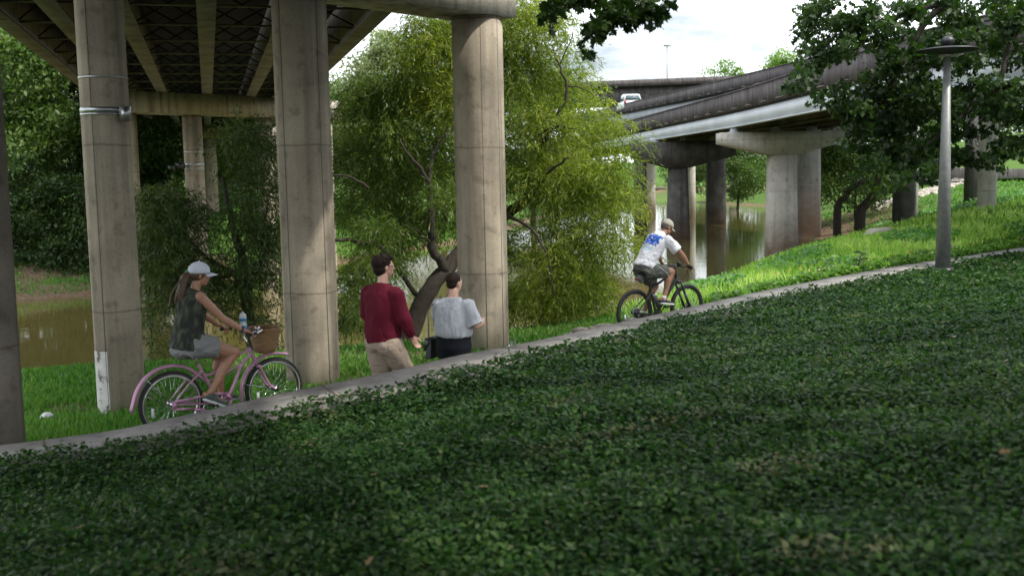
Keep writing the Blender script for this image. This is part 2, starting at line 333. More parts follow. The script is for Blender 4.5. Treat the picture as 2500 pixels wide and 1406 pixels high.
def gauss(cx, cy, sx, sy, rot=0):
    c, s = math.cos(rot), math.sin(rot); u = (GX - cx) * c + (GY - cy) * s; v = -(GX - cx) * s + (GY - cy) * c; return np.exp(-(u / sx) ** 2 - (v / sy) ** 2)
sp_ = onground(2050, 555); sp2 = onground(2130, 530)
soil = .62 * gauss(-4.5, 15.5, 7, 4.5, .35) + .9 * gauss(sp_.x, sp_.y, 3.2, 9, -.35) + .7 * gauss(sp2.x, sp2.y, 2.2, 7, -.4) + np.clip((-.95 - GZ) / .3, 0, 1) * (SD > 0) + 1.1 * gauss(17.8, 60, 9, 2.6, 1.15) + .9 * gauss(-.9, 14, 1.6, .7, .7) + .8 * gauss(-5, 18.5, 5, .8, .1) + .55 * gauss(14, 50, 3, 6, 1.0) + 1.3 * gauss(-24, 40, 18, 4.0, .2) + .7 * gauss(0, 18.5, 2.5, 1.2, .8)
lawn = (SD < 0).astype(float)
MG, t, b, o = newmat('grassy ground')
at1 = N(t, 'ShaderNodeAttribute', attribute_name='soil'); at2 = N(t, 'ShaderNodeAttribute', attribute_name='lawn')
n1 = noise(t, .9, 6); n2 = noise(t, 9, 6, rough=.7); n3 = noise(t, 45, 3)
g_ = ramp(t, [(.32, (.045, .085, .018)), (.55, (.085, .16, .03)), (.75, (.16, .21, .055))]); t.links.new(n2.outputs['Fac'], g_.inputs[0])
s_ = ramp(t, [(.35, (.10, .065, .04)), (.7, (.26, .19, .13))]); t.links.new(n2.outputs['Fac'], s_.inputs[0])
l_ = ramp(t, [(.35, (.008, .018, .006)), (.7, (.028, .045, .016))]); t.links.new(n3.outputs['Fac'], l_.inputs[0])
ad = N(t, 'ShaderNodeMath', operation='ADD'); t.links.new(at1.outputs['Fac'], ad.inputs[0]); nm = N(t, 'ShaderNodeMapRange'); nm.inputs[1].default_value = .35; nm.inputs[2].default_value = .7; nm.inputs[3].default_value = -.45; nm.inputs[4].default_value = .45
t.links.new(n1.outputs['Fac'], nm.inputs[0]); t.links.new(nm.outputs[0], ad.inputs[1])
rs_ = ramp(t, [(.35, (0, 0, 0)), (.6, (1, 1, 1))]); t.links.new(ad.outputs[0], rs_.inputs[0])
c = mixc(t, g_.outputs[0], s_.outputs[0], rs_.outputs[0]); c = mixc(t, c, l_.outputs[0], at2.outputs['Fac'])
t.links.new(c, b.inputs['Base Color']); b.inputs['Roughness'].default_value = .95; b.inputs['Specular IOR Level'].default_value = .1; bump(t, b, n2.outputs['Fac'], .8, .06)
gobj = npmesh('ground', np.stack([GX, GY, GZ], -1).reshape(-1, 3), np.full(len(quads), 4), quads.ravel(), MG, None, True, {'soil': ('POINT', soil.ravel()), 'lawn': ('POINT', lawn.ravel())})
tag(gobj, kind='structure')

# river
MW, t, b, o = newmat('murky river water')
n = noise(t, .8, 5, (1, 1.6, 1)); n2 = noise(t, .08, 3)
r = ramp(t, [(.35, (.10, .085, .026)), (.65, (.15, .12, .038))]); t.links.new(n2.outputs['Fac'], r.inputs[0]); t.links.new(r.outputs[0], b.inputs['Base Color'])
b.inputs['Roughness'].default_value = .04; b.inputs['IOR'].default_value = 1.33; b.inputs['Specular IOR Level'].default_value = .75; bump(t, b, n.outputs['Fac'], .10, .05)
mb = MB(); mb.add([(-700, 5, -1.3), (120, 12, -1.3), (120, 330, -1.3), (-700, 330, -1.3)], [(0, 1, 2, 3)])
# keep the sheet to the river corridor only
cor = [(-400, 10)] + NS + [(92, 305)] + FS[::-1][0:] + [(-400, 26)]
mb = MB(); nsd = densify([(a, b_, 0) for a, b_ in [(-400, 8)] + NS], 4); fsd = densify([(a, b_, 0) for a, b_ in [(-400, 20)] + FS], 4)
def resamp(P, k):
    P = P[:, :2]; s = np.r_[0, np.cumsum(np.hypot(*np.diff(P, axis=0).T))]; q = np.linspace(0, 1, k) ** 1.0 * s[-1]; return np.stack([np.interp(q, s, P[:, 0]), np.interp(q, s, P[:, 1])], -1)
na, fb_ = resamp(nsd, 120), resamp(fsd, 120); vs_ = []
for i in range(120):
    d = na[i] - fb_[i]; d = d / np.linalg.norm(d); a_ = na[i] + d * 2.5; c_ = fb_[i] - d * 2.5; vs_ += [(a_[0], a_[1], -1.3), (c_[0], c_[1], -1.3)]
mb.add(vs_, [(2 * i, 2 * i + 2, 2 * i + 3, 2 * i + 1) for i in range(119)])
tag(mb.build('river_water', MW), kind='structure')

# concrete path
mb = MB(); nrm = []
for i in range(len(ED)):
    d = ED[min(i + 1, len(ED) - 1)] - ED[max(i - 1, 0)]; nrm.append(np.array([d[1], -d[0]]) / math.hypot(d[0], d[1]))
sel = range(8, len(ED) - 20)
rs = []
for i in sel:
    p, q = ED[i], nrm[i]; a = (p[0], p[1]); b2 = (p[0] + q[0] * .92, p[1] + q[1] * .92); z = p[2] + .035
    rs.append([(a[0], a[1], z - .25), (a[0], a[1], z), (b2[0], b2[1], z + .01), (b2[0], b2[1], z - .25)])
mb.rings(rs); pth = fixn(mb.build('path', 'sidewalk')); tag(pth, kind='structure')
mb = MB(); acc = 0
for i in list(sel)[1:-1]:      # expansion joints
    acc += math.hypot(*(ED[i] - ED[i - 1])[:2])
    if acc > 2.6:
        acc = 0; p, q = ED[i], nrm[i]; tdir = Vector((-q[1], q[0], 0)); z = p[2] + .039
        c0 = Vector((p[0] + q[0] * .46, p[1] + q[1] * .46, z + .0085)); mb.box(c0, (.45, .006, .001), ax=(Vector((q[0], q[1], .0085)).normalized(), tdir, Vector((0, 0, 1))))
tag(mb.build('path_joints', 'soil'), kind='structure')
# ---------------------------------------------------------------- overhead trail bridge
bdir = Vector((-.2714, .9625, 0)); bnor = Vector((-.9625, -.2714, 0))        # along, and towards its left side
def bpt(Y, off, z):       # point on the overhead bridge: at world Y on the right fascia, shifted left by off
    p = Vector((-2.0 - .282 * (Y - 19.5), Y, z)); return p + bnor * off
MATF = plain('dark cross bracing', (.018, .017, .015), .9, 0, .4, 3)  # near-black tone for the bracing
br = empty('overhead_bridge', bpt(16, 3.5, 5.6), 'dark underside of the low bridge overhead, pale girders running away between tall columns', 'bridge')
Y0, Y1, zg = -14, 78, 5.6
cen = lambda off, z: (bpt((Y0 + Y1) / 2, off, z)); HL = (Y1 - Y0) / 2 / .9625
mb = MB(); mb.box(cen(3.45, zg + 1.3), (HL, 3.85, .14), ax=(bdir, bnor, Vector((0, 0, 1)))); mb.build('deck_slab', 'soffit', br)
for s in (-.25, 7.15):
    MB().box(cen(s, zg + 1.83), (HL, .14, .40), ax=(bdir, bnor, Vector((0, 0, 1)))).build('parapet', 'parapet', br)
for off in (.12, 1.75, 3.25, 4.7, 5.85, 6.9):
    mb = MB(); mb.box(cen(off, zg + .02), (HL, .17, .02), ax=(bdir, bnor, Vector((0, 0, 1)))); mb.box(cen(off, zg + .60), (HL - .01, .02, .56), ax=(bdir, bnor, Vector((0, 0, 1)))); mb.build('girder', 'flange', br)
for k in range(26):
    Y = -6 + 2.45 * k + .2
    mb = MB(); a, b_ = bpt(Y, .16, zg + .22), bpt(Y, 6.86, zg + .22)
    st0 = MB().box((a + b_) / 2, (.03, 3.33, .02), ax=(bdir, bnor, Vector((0, 0, 1)))).build('lower_strut', 'flange', br)
    for o1, o2 in ((.16, 1.7), (1.8, 3.2), (3.3, 4.65), (4.75, 5.8), (5.9, 6.85)):
        for q in (0, 1):
            mb.tube([bpt(Y, o1, zg + (.26, 1.05)[q]), bpt(Y, o2, zg + (1.05, .26)[q])], .018, 4)
    mb.build('cross_frame', MATF, br)
MAT['whitepaint'] = None
m, t, b, o = newmat('flaking white paint'); n = noise(t, 9, 5); r = ramp(t, [(.36, (.14, .12, .10)), (.44, (.50, .49, .46)), (.7, (.60, .59, .56))]); t.links.new(n.outputs['Fac'], r.inputs[0]); t.links.new(r.outputs[0], b.inputs['Base Color']); b.inputs['Roughness'].default_value = .8; MAT['whitepaint'] = m
def colm(X, Y, r, z0, z1, name='column', mat='col', parent=None, label=None, n=40):
    mb = MB(); zs = [z0] + [z0 + (z1 - z0) * k / 6 for k in range(1, 7)]
    mb.tube([(X, Y, z) for z in zs], r, n); o = mb.build(name, mat, parent, label)
    for p in o.data.polygons: p.use_smooth = len(p.vertices) == 4
    return o
def bent(label, P, Q, ztop, dep, wid, cols, group=None):
    P, Q = Vector(P), Vector(Q); d = (Q - P).normalized(); n = Vector((-d.y, d.x, 0)); r_ = empty('bridge_pier', ((P.x + Q.x) / 2, (P.y + Q.y) / 2, ztop - dep), label, 'bridge pier', group)
    mb = MB(); c = (P + Q) / 2; mb.box((c.x, c.y, ztop - dep / 2), ((Q - P).length / 2, wid / 2, dep / 2), ax=(d, n, Vector((0, 0, 1))))
    mb.build('pier_cap', 'cap', r_)
    out = []
    for (X, Y, rr, z0, lab) in cols: out.append(colm(X, Y, rr, z0, ztop - dep + .03, 'column', 'col', r_, lab))
    return r_, out
LC, MC, RC = (-4.62, 12.35), (-2.67, 14.0), (-.45, 16.4)
d_ = (Vector(RC) - Vector(MC)).normalized()
b1, cc = bent('near concrete bent of three tall round columns, the leftmost banded in steel', (MC[0] - d_.x * .55, MC[1] - d_.y * .55, 0), (RC[0] + d_.x * .42, RC[1] + d_.y * .42, 0), 5.58, .66, .85,
     [(MC[0], MC[1], .35, -.6, 'middle column of the near bent, behind the pink bicycle wheel'), (RC[0], RC[1], .385, -.6, 'right column of the near bent, beside the person in grey')])
c3 = colm(LC[0], LC[1], .265, -.6, 5.57, 'column', 'col', b1, 'left column of the near bent with steel bands and white paint at its foot')
mb = MB(); mb.box(((LC[0] + MC[0]) / 2 - .15, (LC[1] + MC[1]) / 2 - .12, 5.25), (1.0, .40, .32), rz=math.atan2(MC[1] - LC[1], MC[0] - LC[0])); mb.build('pier_cap', 'cap', b1)
for (X_, Y_, r_c, par_, a_s) in ((LC[0], LC[1], .265, c3, (258,)), (MC[0], MC[1], .35, cc[0], (236, 318)), (RC[0], RC[1], .385, cc[1], (279, 322))):
    for a_d in a_s:
        a_r = R(a_d); rr_ = r_c + .001; MB().box((X_ + rr_ * math.cos(a_r), Y_ + rr_ * math.sin(a_r), 2.2), (.003, .0035, 2.72), rz=a_r).build('form_seam', 'wall', par_)
# bands, junction box, white paint patch on the left column
def band(z, h, name='steel_band', X=LC[0], Y=LC[1], r=.265, par=c3):
    mb = MB(); mb.torus((X, Y, z), (0, 0, 1), r, .006, 44, 6, flat=h / .012); return mb.build(name, 'steel', par)
def zpx(x, y, Y): return at(x, y, Y).z
band(zpx(205, 193, 12.35), .03); band(zpx(210, 272, 12.35), .07); band(zpx(210, 282, 12.35), .03)
bx = at(306, 278, 12.2); MB().box(bx, (.05, .05, .08)).build('junction_box', 'steel', c3)
mb = MB(); zt = .62; zb = -.2; a0, a1 = R(196), R(262); rs = []
g = []
for i in range(13):
    a = a0 + (a1 - a0) * i / 12; g.append([(LC[0] + .269 * math.cos(a), LC[1] + .269 * math.sin(a), zb + (zt - zb) * k / 8) for k in range(9)])
vs_ = [p for q in g for p in q]; mb.add(vs_, [(i * 9 + k, (i + 1) * 9 + k, (i + 1) * 9 + k + 1, i * 9 + k + 1) for i in range(12) for k in range(8)]); mb.build('white_paint_patch', 'whitepaint', c3, smooth=True)
ec = colm(-4.80, 9.62, .27, -.3, 5.55, 'concrete_column', 'shadecol'); tag(ec, 'shadowed round concrete column cut by the left edge, at the end of the path', 'column')
# second and third bents
p1, p2 = at(276, 228, 35.0), at(815, 240, 41.6)
b2, c2 = bent('farther concrete bent standing in the river behind the left willow', (p1.x, p1.y, 0), (p2.x, p2.y, 0), 5.58, .68, .9,
     [(at(318, 400, 35.4).x, 35.5, .24, -2.8, None), (at(474, 400, 37.2).x, 37.2, .33, -2.8, None), (at(648, 400, 39.5).x, 39.5, .30, -2.8, None), (at(800, 400, 41.2).x, 41.2, .22, -2.8, None)])
q = c2[1]; X, Y = at(474, 400, 37.2).x, 37.2
for yy, hh in ((372, .06), (402, .10), (412, .05)): band(zpx(474, yy, Y), hh, X=X, Y=Y, r=.335, par=q)
cb = MB(); cp = at(440, 405, 36.7); cb.box(cp, (.12, .16, .09)); cb.cyl(cp + Vector((-.1, -.1, -.02)), cp + Vector((-.3, -.3, -.08)), .07); cb.build('camera_box', 'darksteel', q)
p1, p2 = at(488, 312, 56.5), at(620, 318, 58)
bent('farthest concrete bent seen small between the two willows', (p1.x, p1.y, 0), (p2.x + 2, p2.y + 2, 0), 5.58, .66, .9, [(at(512, 400, 57).x, 57.2, .33, -1.5, None), (p2.x + 1, p2.y + 1, .33, -1.5, None)])

# ---------------------------------------------------------------- right-hand ramps
def rampbridge(name, label, P, w, zp, web=.65, girders=(0.35,), par=.82, mats=('parapet', 'girder'), slots=2.3):
    D = densify([(a, b_, c_) for a, b_, c_ in P], 10); m = len(D); T = []
    for i in range(m):
        d = D[min(i + 1, m - 1)] - D[max(i - 1, 0)]; d[2] = 0; d /= np.linalg.norm(d); T.append(d)
    # P runs away from the camera: right-hand side is d rotated clockwise
    side = [Vector((d[1], -d[0], 0)) for d in T]
    root = empty(name, Vector(D[m // 2]) + Vector((0, 0, CAMZ)), label, 'bridge')
    def sweep(o0, o1, z0, z1, nm, mt):
        mb = MB(); rs = []
        for i in range(m):
            p = Vector(D[i]) + Vector((0, 0, CAMZ)); rs.append([p + side[i] * o0 + Vector((0, 0, z0)), p + side[i] * o1 + Vector((0, 0, z0)), p + side[i] * o1 + Vector((0, 0, z1)), p + side[i] * o0 + Vector((0, 0, z1))])
        mb.rings(rs); return fixn(mb.build(nm, mt, root))
    sweep(0, .28, 0, par, 'parapet', mats[0]); sweep(-.03, .31, par, par + .06, 'parapet_coping', mats[0]); sweep(w - .28, w, 0, par, 'parapet', mats[0])
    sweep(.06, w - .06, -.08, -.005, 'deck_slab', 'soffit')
    for gi, gq in enumerate(girders):
        gm_ = mats[1] if gi == 0 else 'darkpier'  # inner girders darkened in colour for the shade under the deck
        sweep(gq, gq + .04, -web, -.083, 'girder', gm_); sweep(gq - .09, gq + .17, -web - .045, -web - .003, 'girder_flange', gm_)
    if slots:
        acc = 0; mb = MB()
        for i in range(1, m):
            seg = np.linalg.norm(D[i] - D[i - 1]); a = acc
            while a < seg:
                f = a / seg; p = Vector(D[i - 1] * (1 - f) + D[i] * f) + Vector((0, 0, CAMZ)); A3 = (Vector(T[i]), side[i], Vector((0, 0, 1))); q_ = MB().box(p + Vector((0, 0, .17)), (.45, .012, .05), ax=A3).build('drain_slot', 'soffit', root); MB().box(p + Vector((0, 0, .105)) - side[i] * .015, (.45, .02, .012), ax=A3).build('slot_sill', 'cap', q_); a += slots
            acc = a - seg
    return root
rampbridge('highway_ramp', 'near curved ramp with long pale steel girder and dark weathered parapet', [(19, 17, 2.87), (15, 21, 2.87), (12.4, 26, 2.87), (11.3, 31, 2.87), (10.8, 38, 2.87), (10.2, 50, 2.88), (8.5, 72, 2.95), (5.5, 110, 3.0), (0, 150, 3.0)], 5.9, 0, web=.68, girders=(.10, 2.2, 3.9, 5.6))
F2 = lambda Y: (21.5 - .096 * Y, Y, 5.25 + (Y - 61) * .022)
rampbridge('highway_ramp', 'upper ramp with dark parapet rising just behind the near curved ramp', [F2(Y) for Y in (14, 30, 46, 61, 77, 98, 120, 150)], 7.0, 0, web=1.1, girders=(.2, 2.6, 4.6, 6.5), mats=('parapet', 'oldgirder'), slots=2.6)
rampbridge('highway_ramp', 'distant level flyover with light slots below its parapet, beyond the car', [(70, 152, 12.9), (32, 150, 12.4), (14, 149, 11.7), (0, 148, 11.2), (-30, 146, 10.6)], 9, 0, web=2.0, girders=(.5, 4, 8), mats=('parapet', 'oldgirder'), slots=0) if False else None
far = [(-30, 146, 10.9), (0, 148, 11.3), (14, 149, 11.6), (32, 150, 12.0), (70, 152, 12.6)]
fb = rampbridge('distant_flyover', 'distant level flyover with light slots below its parapet, beyond the white car', far, 9, 0, web=2.0, girders=(.5, 4, 8), mats=('parapet', 'oldgirder'), slots=0)
MAT['slotwhite'] = plain('white for trim and sunlit slots', (.75, .76, .76), .7)  # white stands for sunlight in the flyover slots; plain white elsewhere
mb = MB()
for k in range(12):
    x = 8 + k * 2.1; z = CAMZ + 11.35 + max(0, x) * .021 + .12; MB().box((x, 147.85 + x * .07, z), (.8, .02, .16)).build('drain_slot', 'slotwhite', fb)

def stem(mb, c, z0, z1, w0, d0, w1, d1, ch=.28):
    rs = []
    for z, w_, d in ((z0, w0, d0), (z1, w1, d1)):
        a, b_ = w_ / 2, d / 2; q = ch * a; rs.append([(c[0] + x, c[1] + y, z) for x, y in ((-a, -b_ + q), (-a + q, -b_), (a - q, -b_), (a, -b_ + q), (a, b_ - q), (a - q, b_), (-a + q, b_), (-a, b_ - q))])
    return mb.rings(rs)
def hammer(label, X0, X1, sx, sw0, sw1, Y, zt, e, dp, z0, mat, extra=None):
    r_ = empty('bridge_pier', (sx, Y, z0), label, 'bridge pier')
    mb = MB(); th = .65; pr = [(X0, zt), (X0, zt - e), (sx - sw1 / 2 - .1, zt - dp), (sx + sw1 / 2 + .1, zt - dp), (X1, zt - e), (X1, zt)]
    mb.rings([[(x, Y - th, z) for x, z in pr], [(x, Y + th, z) for x, z in pr]]); fixn(mb.build('pier_cap', mat, r_))
    mb = MB(); stem(mb, (sx, Y), z0, zt - dp + .02, sw0, 1.3, sw1, 1.1); fixn(mb.build('column', mat, r_))
    if extra:
        for x in extra: MB().box((x, Y, zt + .12), (.16, .3, .12)).box((x, Y, zt + .02), (.28, .4, .02)).build('bearing', 'girder', r_)
    return r_
hammer('pale hammerhead pier standing at the water edge right of the cyclist', 9.75, 15.5, 12.7, 1.45, 1.2, 50, 4.42, .5, 1.05, -3, 'pier', (10.5, 12.4, 14.1, 15.2))
hammer('dark hammerhead pier in the river right behind the cyclist', 7.3, 13.4, 10.05, 1.45, 1.05, 64, 4.5, .9, 1.55, -3.5, 'darkpier', (8.6, 10.4, 12.2))
def rcol(label, X, Y, w0, w1, z0, z1, mat='pier'):
    mb = MB(); stem(mb, (X, Y), z0, z1, w0, w0 * .9, w1, w1 * .9, .4); o = fixn(mb.build('bridge_column', mat)); tag(o, label, 'column'); return o
rcol('wide pale tapered column just behind the right of the hammerhead pier', at(1974, 450, 63).x, 63, 1.38, 1.16, -2.6, 6.75, 'pier2')
rcol('brown-stained column in the river, between the dark pier and the pale pier', at(1748, 450, 82).x, 82, 1.5, 1.25, -3.5, 7.1, 'darkpier')
rcol('pale column in the river just left of the dark pier', at(1584, 450, 106).x, 106, 1.35, 1.1, -3.5, 7.6)
rcol('dim column in the river at the edge of the willow', at(1563, 450, 72).x, 72, .85, .8, -3.5, 4.9, 'darkpier')
rcol('thin pale column showing behind the dark pier', at(1688, 450, 96).x, 96, .7, .65, -3.5, 7.4)
rcol('slim column reflected in the far water under the bridge', at(1792, 450, 150).x, 150, 1.3, 1.2, -3.5, 9)
rcol('dark column on the grassy slope, in front of the rock line', at(2207, 500, 52).x, 52, .98, .95, -1.2, 7.2, 'darkpier')
rcol('pale column peeping out behind the dark slope column', at(2228, 480, 60).x, 60, .55, .5, -1, 7.2)
rcol('dark column on the upper slope beside the lamp post, its back to the wall', at(2376, 420, 60).x, 60, .85, .8, 0, 7.2, 'darkpier')
for X, lab in ((2411, 'pale weathered column on the upper slope, rightmost before the road'),):
    rcol(lab, at(X, 420, 41).x, 41, .62, .60, .2, 6.4)

# white car on the upper ramp
cp = Vector((12.05, 108, CAMZ + 6.35)); car = empty('parked_car', cp, 'white estate car seen from behind on the upper ramp', 'car', rz=R(5), local=True); car.name = 'car'; OFF['car'] = Vector((0, 0, 0))
MAT['carpaint'] = plain('white car paint', (.78, .80, .80), .25, 0, .05); MAT['glass'] = plain('dark car glass', (.05, .09, .10), .06, 0, .2, spec=.9); MAT['rubber'] = plain('black rubber', (.018, .018, .018), .75, 0, .3, 60)
MAT['red'] = plain('red plastic', (.45, .03, .02), .35); MAT['chrome'] = plain('chrome', (.65, .65, .66), .16, 1, .1)
mb = MB(); prof = lambda y, w_, z0, z1: [(-w_, y, z0), (-w_ * 1.0, y, z0 + (z1 - z0) * .6), (-w_ * .92, y, z1), (w_ * .92, y, z1), (w_, y, z0 + (z1 - z0) * .6), (w_, y, z0)]
mb.rings([prof(-2.3, .88, .35, .95), prof(-2.15, .94, .28, 1.05), prof(1.0, .95, .28, 1.0), prof(2.1, .90, .30, .85), prof(2.35, .80, .38, .7)]); fixn(mb.build('body', 'carpaint', car))
mb = MB(); pr = lambda y, w_, z0, w2, z1: [(-w_, y, z0), (-w2, y, z1), (w2, y, z1), (w_, y, z0)]
mb.rings([[(-.88, -2.2, 1.02), (-.70, -1.85, 1.68), (.70, -1.85, 1.68), (.88, -2.2, 1.02)], [(-.9, -1.0, 1.02), (-.72, -1.0, 1.76), (.72, -1.0, 1.76), (.9, -1.0, 1.02)], [(-.88, .9, 1.0), (-.68, .2, 1.70), (.68, .2, 1.70), (.88, .9, 1.0)]]); fixn(mb.build('cabin', 'carpaint', car))
mb = MB(); mb.hull8([(-.78, -2.175, 1.12), (.78, -2.175, 1.12), (.78, -2.12, 1.12), (-.78, -2.12, 1.12), (-.64, -1.93, 1.58), (.64, -1.93, 1.58), (.64, -1.86, 1.58), (-.64, -1.86, 1.58)]); mb.build('rear_window', 'glass', car)
for s in (-1, 1):
    MB().box((s * .80, -2.26, .92), (.09, .06, .14)).build('tail_light', 'red', car)
    MB().hull8([(s * .91, -1.75, 1.08), (s * .91, .55, 1.05), (s * .84, .55, 1.05), (s * .84, -1.75, 1.08), (s * .745, -1.65, 1.60), (s * .745, .15, 1.60), (s * .70, .15, 1.60), (s * .70, -1.65, 1.60)]).build('side_window', 'glass', car)
    for y in (-1.4, 1.4):
        wv = MB(); wv.torus((s * .84, y, .32), (1, 0, 0), .25, .08, 24, 8); wv.cyl((s * .78, y, .32), (s * .88, y, .32), .2, n=20); wv.build('wheel', 'rubber', car)

# lamp post beside the path
lb = onz(2329, 652, .36); lb = Vector((8.78, 21.6, g1(8.78, 21.6)))
L = empty('lamp_post', lb, 'grey tapered lamp post with flat round shade, standing by the path under the oak', 'lamp post')
ztop = zpx(2333, 128, 21.6); mb = MB(); MAT['lampsteel'] = plain('weathered grey lamp steel', (.26, .27, .26), .5, .3, .3, 8); mb.cyl(lb - Vector((0, 0, .1)), (lb.x, lb.y, ztop), .155, .062, 20); mb.build('pole', 'lampsteel', L, smooth=True); MB().cyl(lb, lb + Vector((0, 0, .09)), .21, .20, 20).build('base_plate', 'darksteel', L)
mb = MB(); c = Vector((lb.x, lb.y, ztop)); mb.rings([[c + Vector((r * math.cos(a), r * math.sin(a), z)) for a in [2 * math.pi * j / 40 for j in range(40)]] for r, z in ((.10, -.03), (.50, .02), (.60, .03), (.605, .042), (.50, .07), (.2, .10), (.06, .13))]); fixn(mb.build('lamp_shade', 'darksteel', L))
mb = MB(); mb.ball(c + Vector((0, 0, .22)), (.13, .13, .10)); mb.build('finial', 'darksteel', L, smooth=True)
MB().cyl(c + Vector((0, 0, -.09)), c + Vector((0, 0, -.05)), .17, .17, 24).build('lamp_lens', plain('frosted lens', (.5, .5, .48), .4), L)
# far high-mast light, drain cover, culvert pipe
mp_ = Vector((at(1629, 200, 190).x, 190, CAMZ + 11)); hm = empty('high_mast_light', mp_, 'very thin distant mast light above the flyover', 'mast light')
MB().cyl(mp_, (mp_.x, 190, zpx(1629, 112, 190)), .16, .10, 8).build('mast', 'oldgirder', hm); MB().box((mp_.x, 190, zpx(1629, 112, 190)), (.6, .3, .12)).build('lamp_head', 'oldgirder', hm)
dc = onz(1215, 843, -.08); mb = MB(); mb.box((dc.x, dc.y, g1(dc.x, dc.y) + .03), (.42, .3, .035), rz=.3); tag(mb.build('drain_cover', 'steel'), 'flat grey metal cover in the ground at the foot of the right column', 'drain cover')

# slope wall, road
mb = MB(); W_ = [(34.4, 100, 1.9, 1.2), (33.9, 88, 1.72, 1.15), (33.5, 78, 1.6, .85), (33.9, 70, 1.75, .65), (36, 62, 1.9, .6), (40, 55, 2.0, .6)]
mb.rings([[(x, y, g1(x, y) - .6), (x, y, g1(x, y) + h), (x + .35, y, g1(x, y) + h), (x + .35, y, g1(x, y) - .6)] for x, y, z, h in W_]); rw = fixn(mb.build('retaining_wall', 'wall')); tag(rw, 'low board-marked concrete retaining wall on the slope beyond the lamp post', 'wall')
def strip(name, mat, P, w_, lift=.05):
    mb = MB(); vs = []
    D = densify([(a, b_, 0) for a, b_ in P], 12)
    for i in range(len(D)):
        d = D[min(i + 1, len(D) - 1)] - D[max(i - 1, 0)]; d /= np.linalg.norm(d); n_ = np.array([-d[1], d[0], 0]); z = [g1(*(D[i] + n_ * w_ * s)[:2]) for s in (-.5, 0, .5)]; zz = max(z) + lift
        for s in (-.5, .5): q = D[i] + n_ * w_ * s; vs.append((q[0], q[1], zz))
    mb.add(vs, [(2 * i, 2 * i + 2, 2 * i + 3, 2 * i + 1) for i in range(len(D) - 1)]); return tag(fixn(mb.build(name, mat)), kind='structure')
rp = [onground(x, y, 600) for x, y in ((2330, 366), (2400, 364), (2460, 356), (2560, 345))]; print('ROAD', rp)
strip('road', 'road', [(p.x, p.y) for p in rp], 11, .15)
strip('sidewalk', 'sidewalk', [(33.2, 96), (32.6, 80), (33.0, 70), (35, 61), (39, 54)], 1.3, .06)

# ---------------------------------------------------------------- foliage
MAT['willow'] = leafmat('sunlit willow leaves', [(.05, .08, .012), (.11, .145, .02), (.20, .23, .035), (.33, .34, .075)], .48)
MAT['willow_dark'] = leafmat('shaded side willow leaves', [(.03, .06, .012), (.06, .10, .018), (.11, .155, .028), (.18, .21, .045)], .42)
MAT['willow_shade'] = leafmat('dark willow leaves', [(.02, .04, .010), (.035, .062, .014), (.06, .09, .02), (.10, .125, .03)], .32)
MAT['dark'] = leafmat('dark broad leaves', [(.014, .034, .010), (.028, .060, .014), (.05, .09, .022), (.075, .115, .03)], .25)
MAT['mid'] = leafmat('mid green leaves', [(.03, .06, .014), (.055, .10, .02), (.085, .14, .03), (.12, .17, .04)], .3)
MAT['bright'] = leafmat('bright green leaves', [(.08, .14, .02), (.13, .22, .03), (.19, .28, .04)], .45)
MAT['silver'] = leafmat('pale silvery leaves', [(.10, .13, .06), (.18, .21, .11), (.28, .30, .18)], .35)
MAT['oak'] = leafmat('glossy oak leaves', [(.010, .024, .007), (.018, .042, .010), (.032, .066, .015), (.06, .10, .024)], .26, .45, .25)
MAT['cover'] = leafmat('lawn ground cover leaves', [(.004, .014, .005), (.010, .034, .008), (.022, .064, .014), (.052, .105, .024), (.11, .12, .06)], .26, .52, .18)
MAT['dryleaf'] = leafmat('dry fallen leaves', [(.14, .09, .04), (.25, .18, .09)], .1)
MAT['ivy'] = leafmat('bright low ivy leaves', [(.05, .12, .012), (.09, .20, .018), (.15, .28, .03)], .35)
MAT['grass'] = leafmat('green grass blades', [(.04, .12, .018), (.075, .19, .028), (.12, .25, .045), (.20, .28, .08)], .35, .6)
MAT['palegrass'] = leafmat('pale seeding grass', [(.16, .29, .05), (.26, .40, .09), (.38, .48, .16), (.50, .54, .28)], .45, .7)

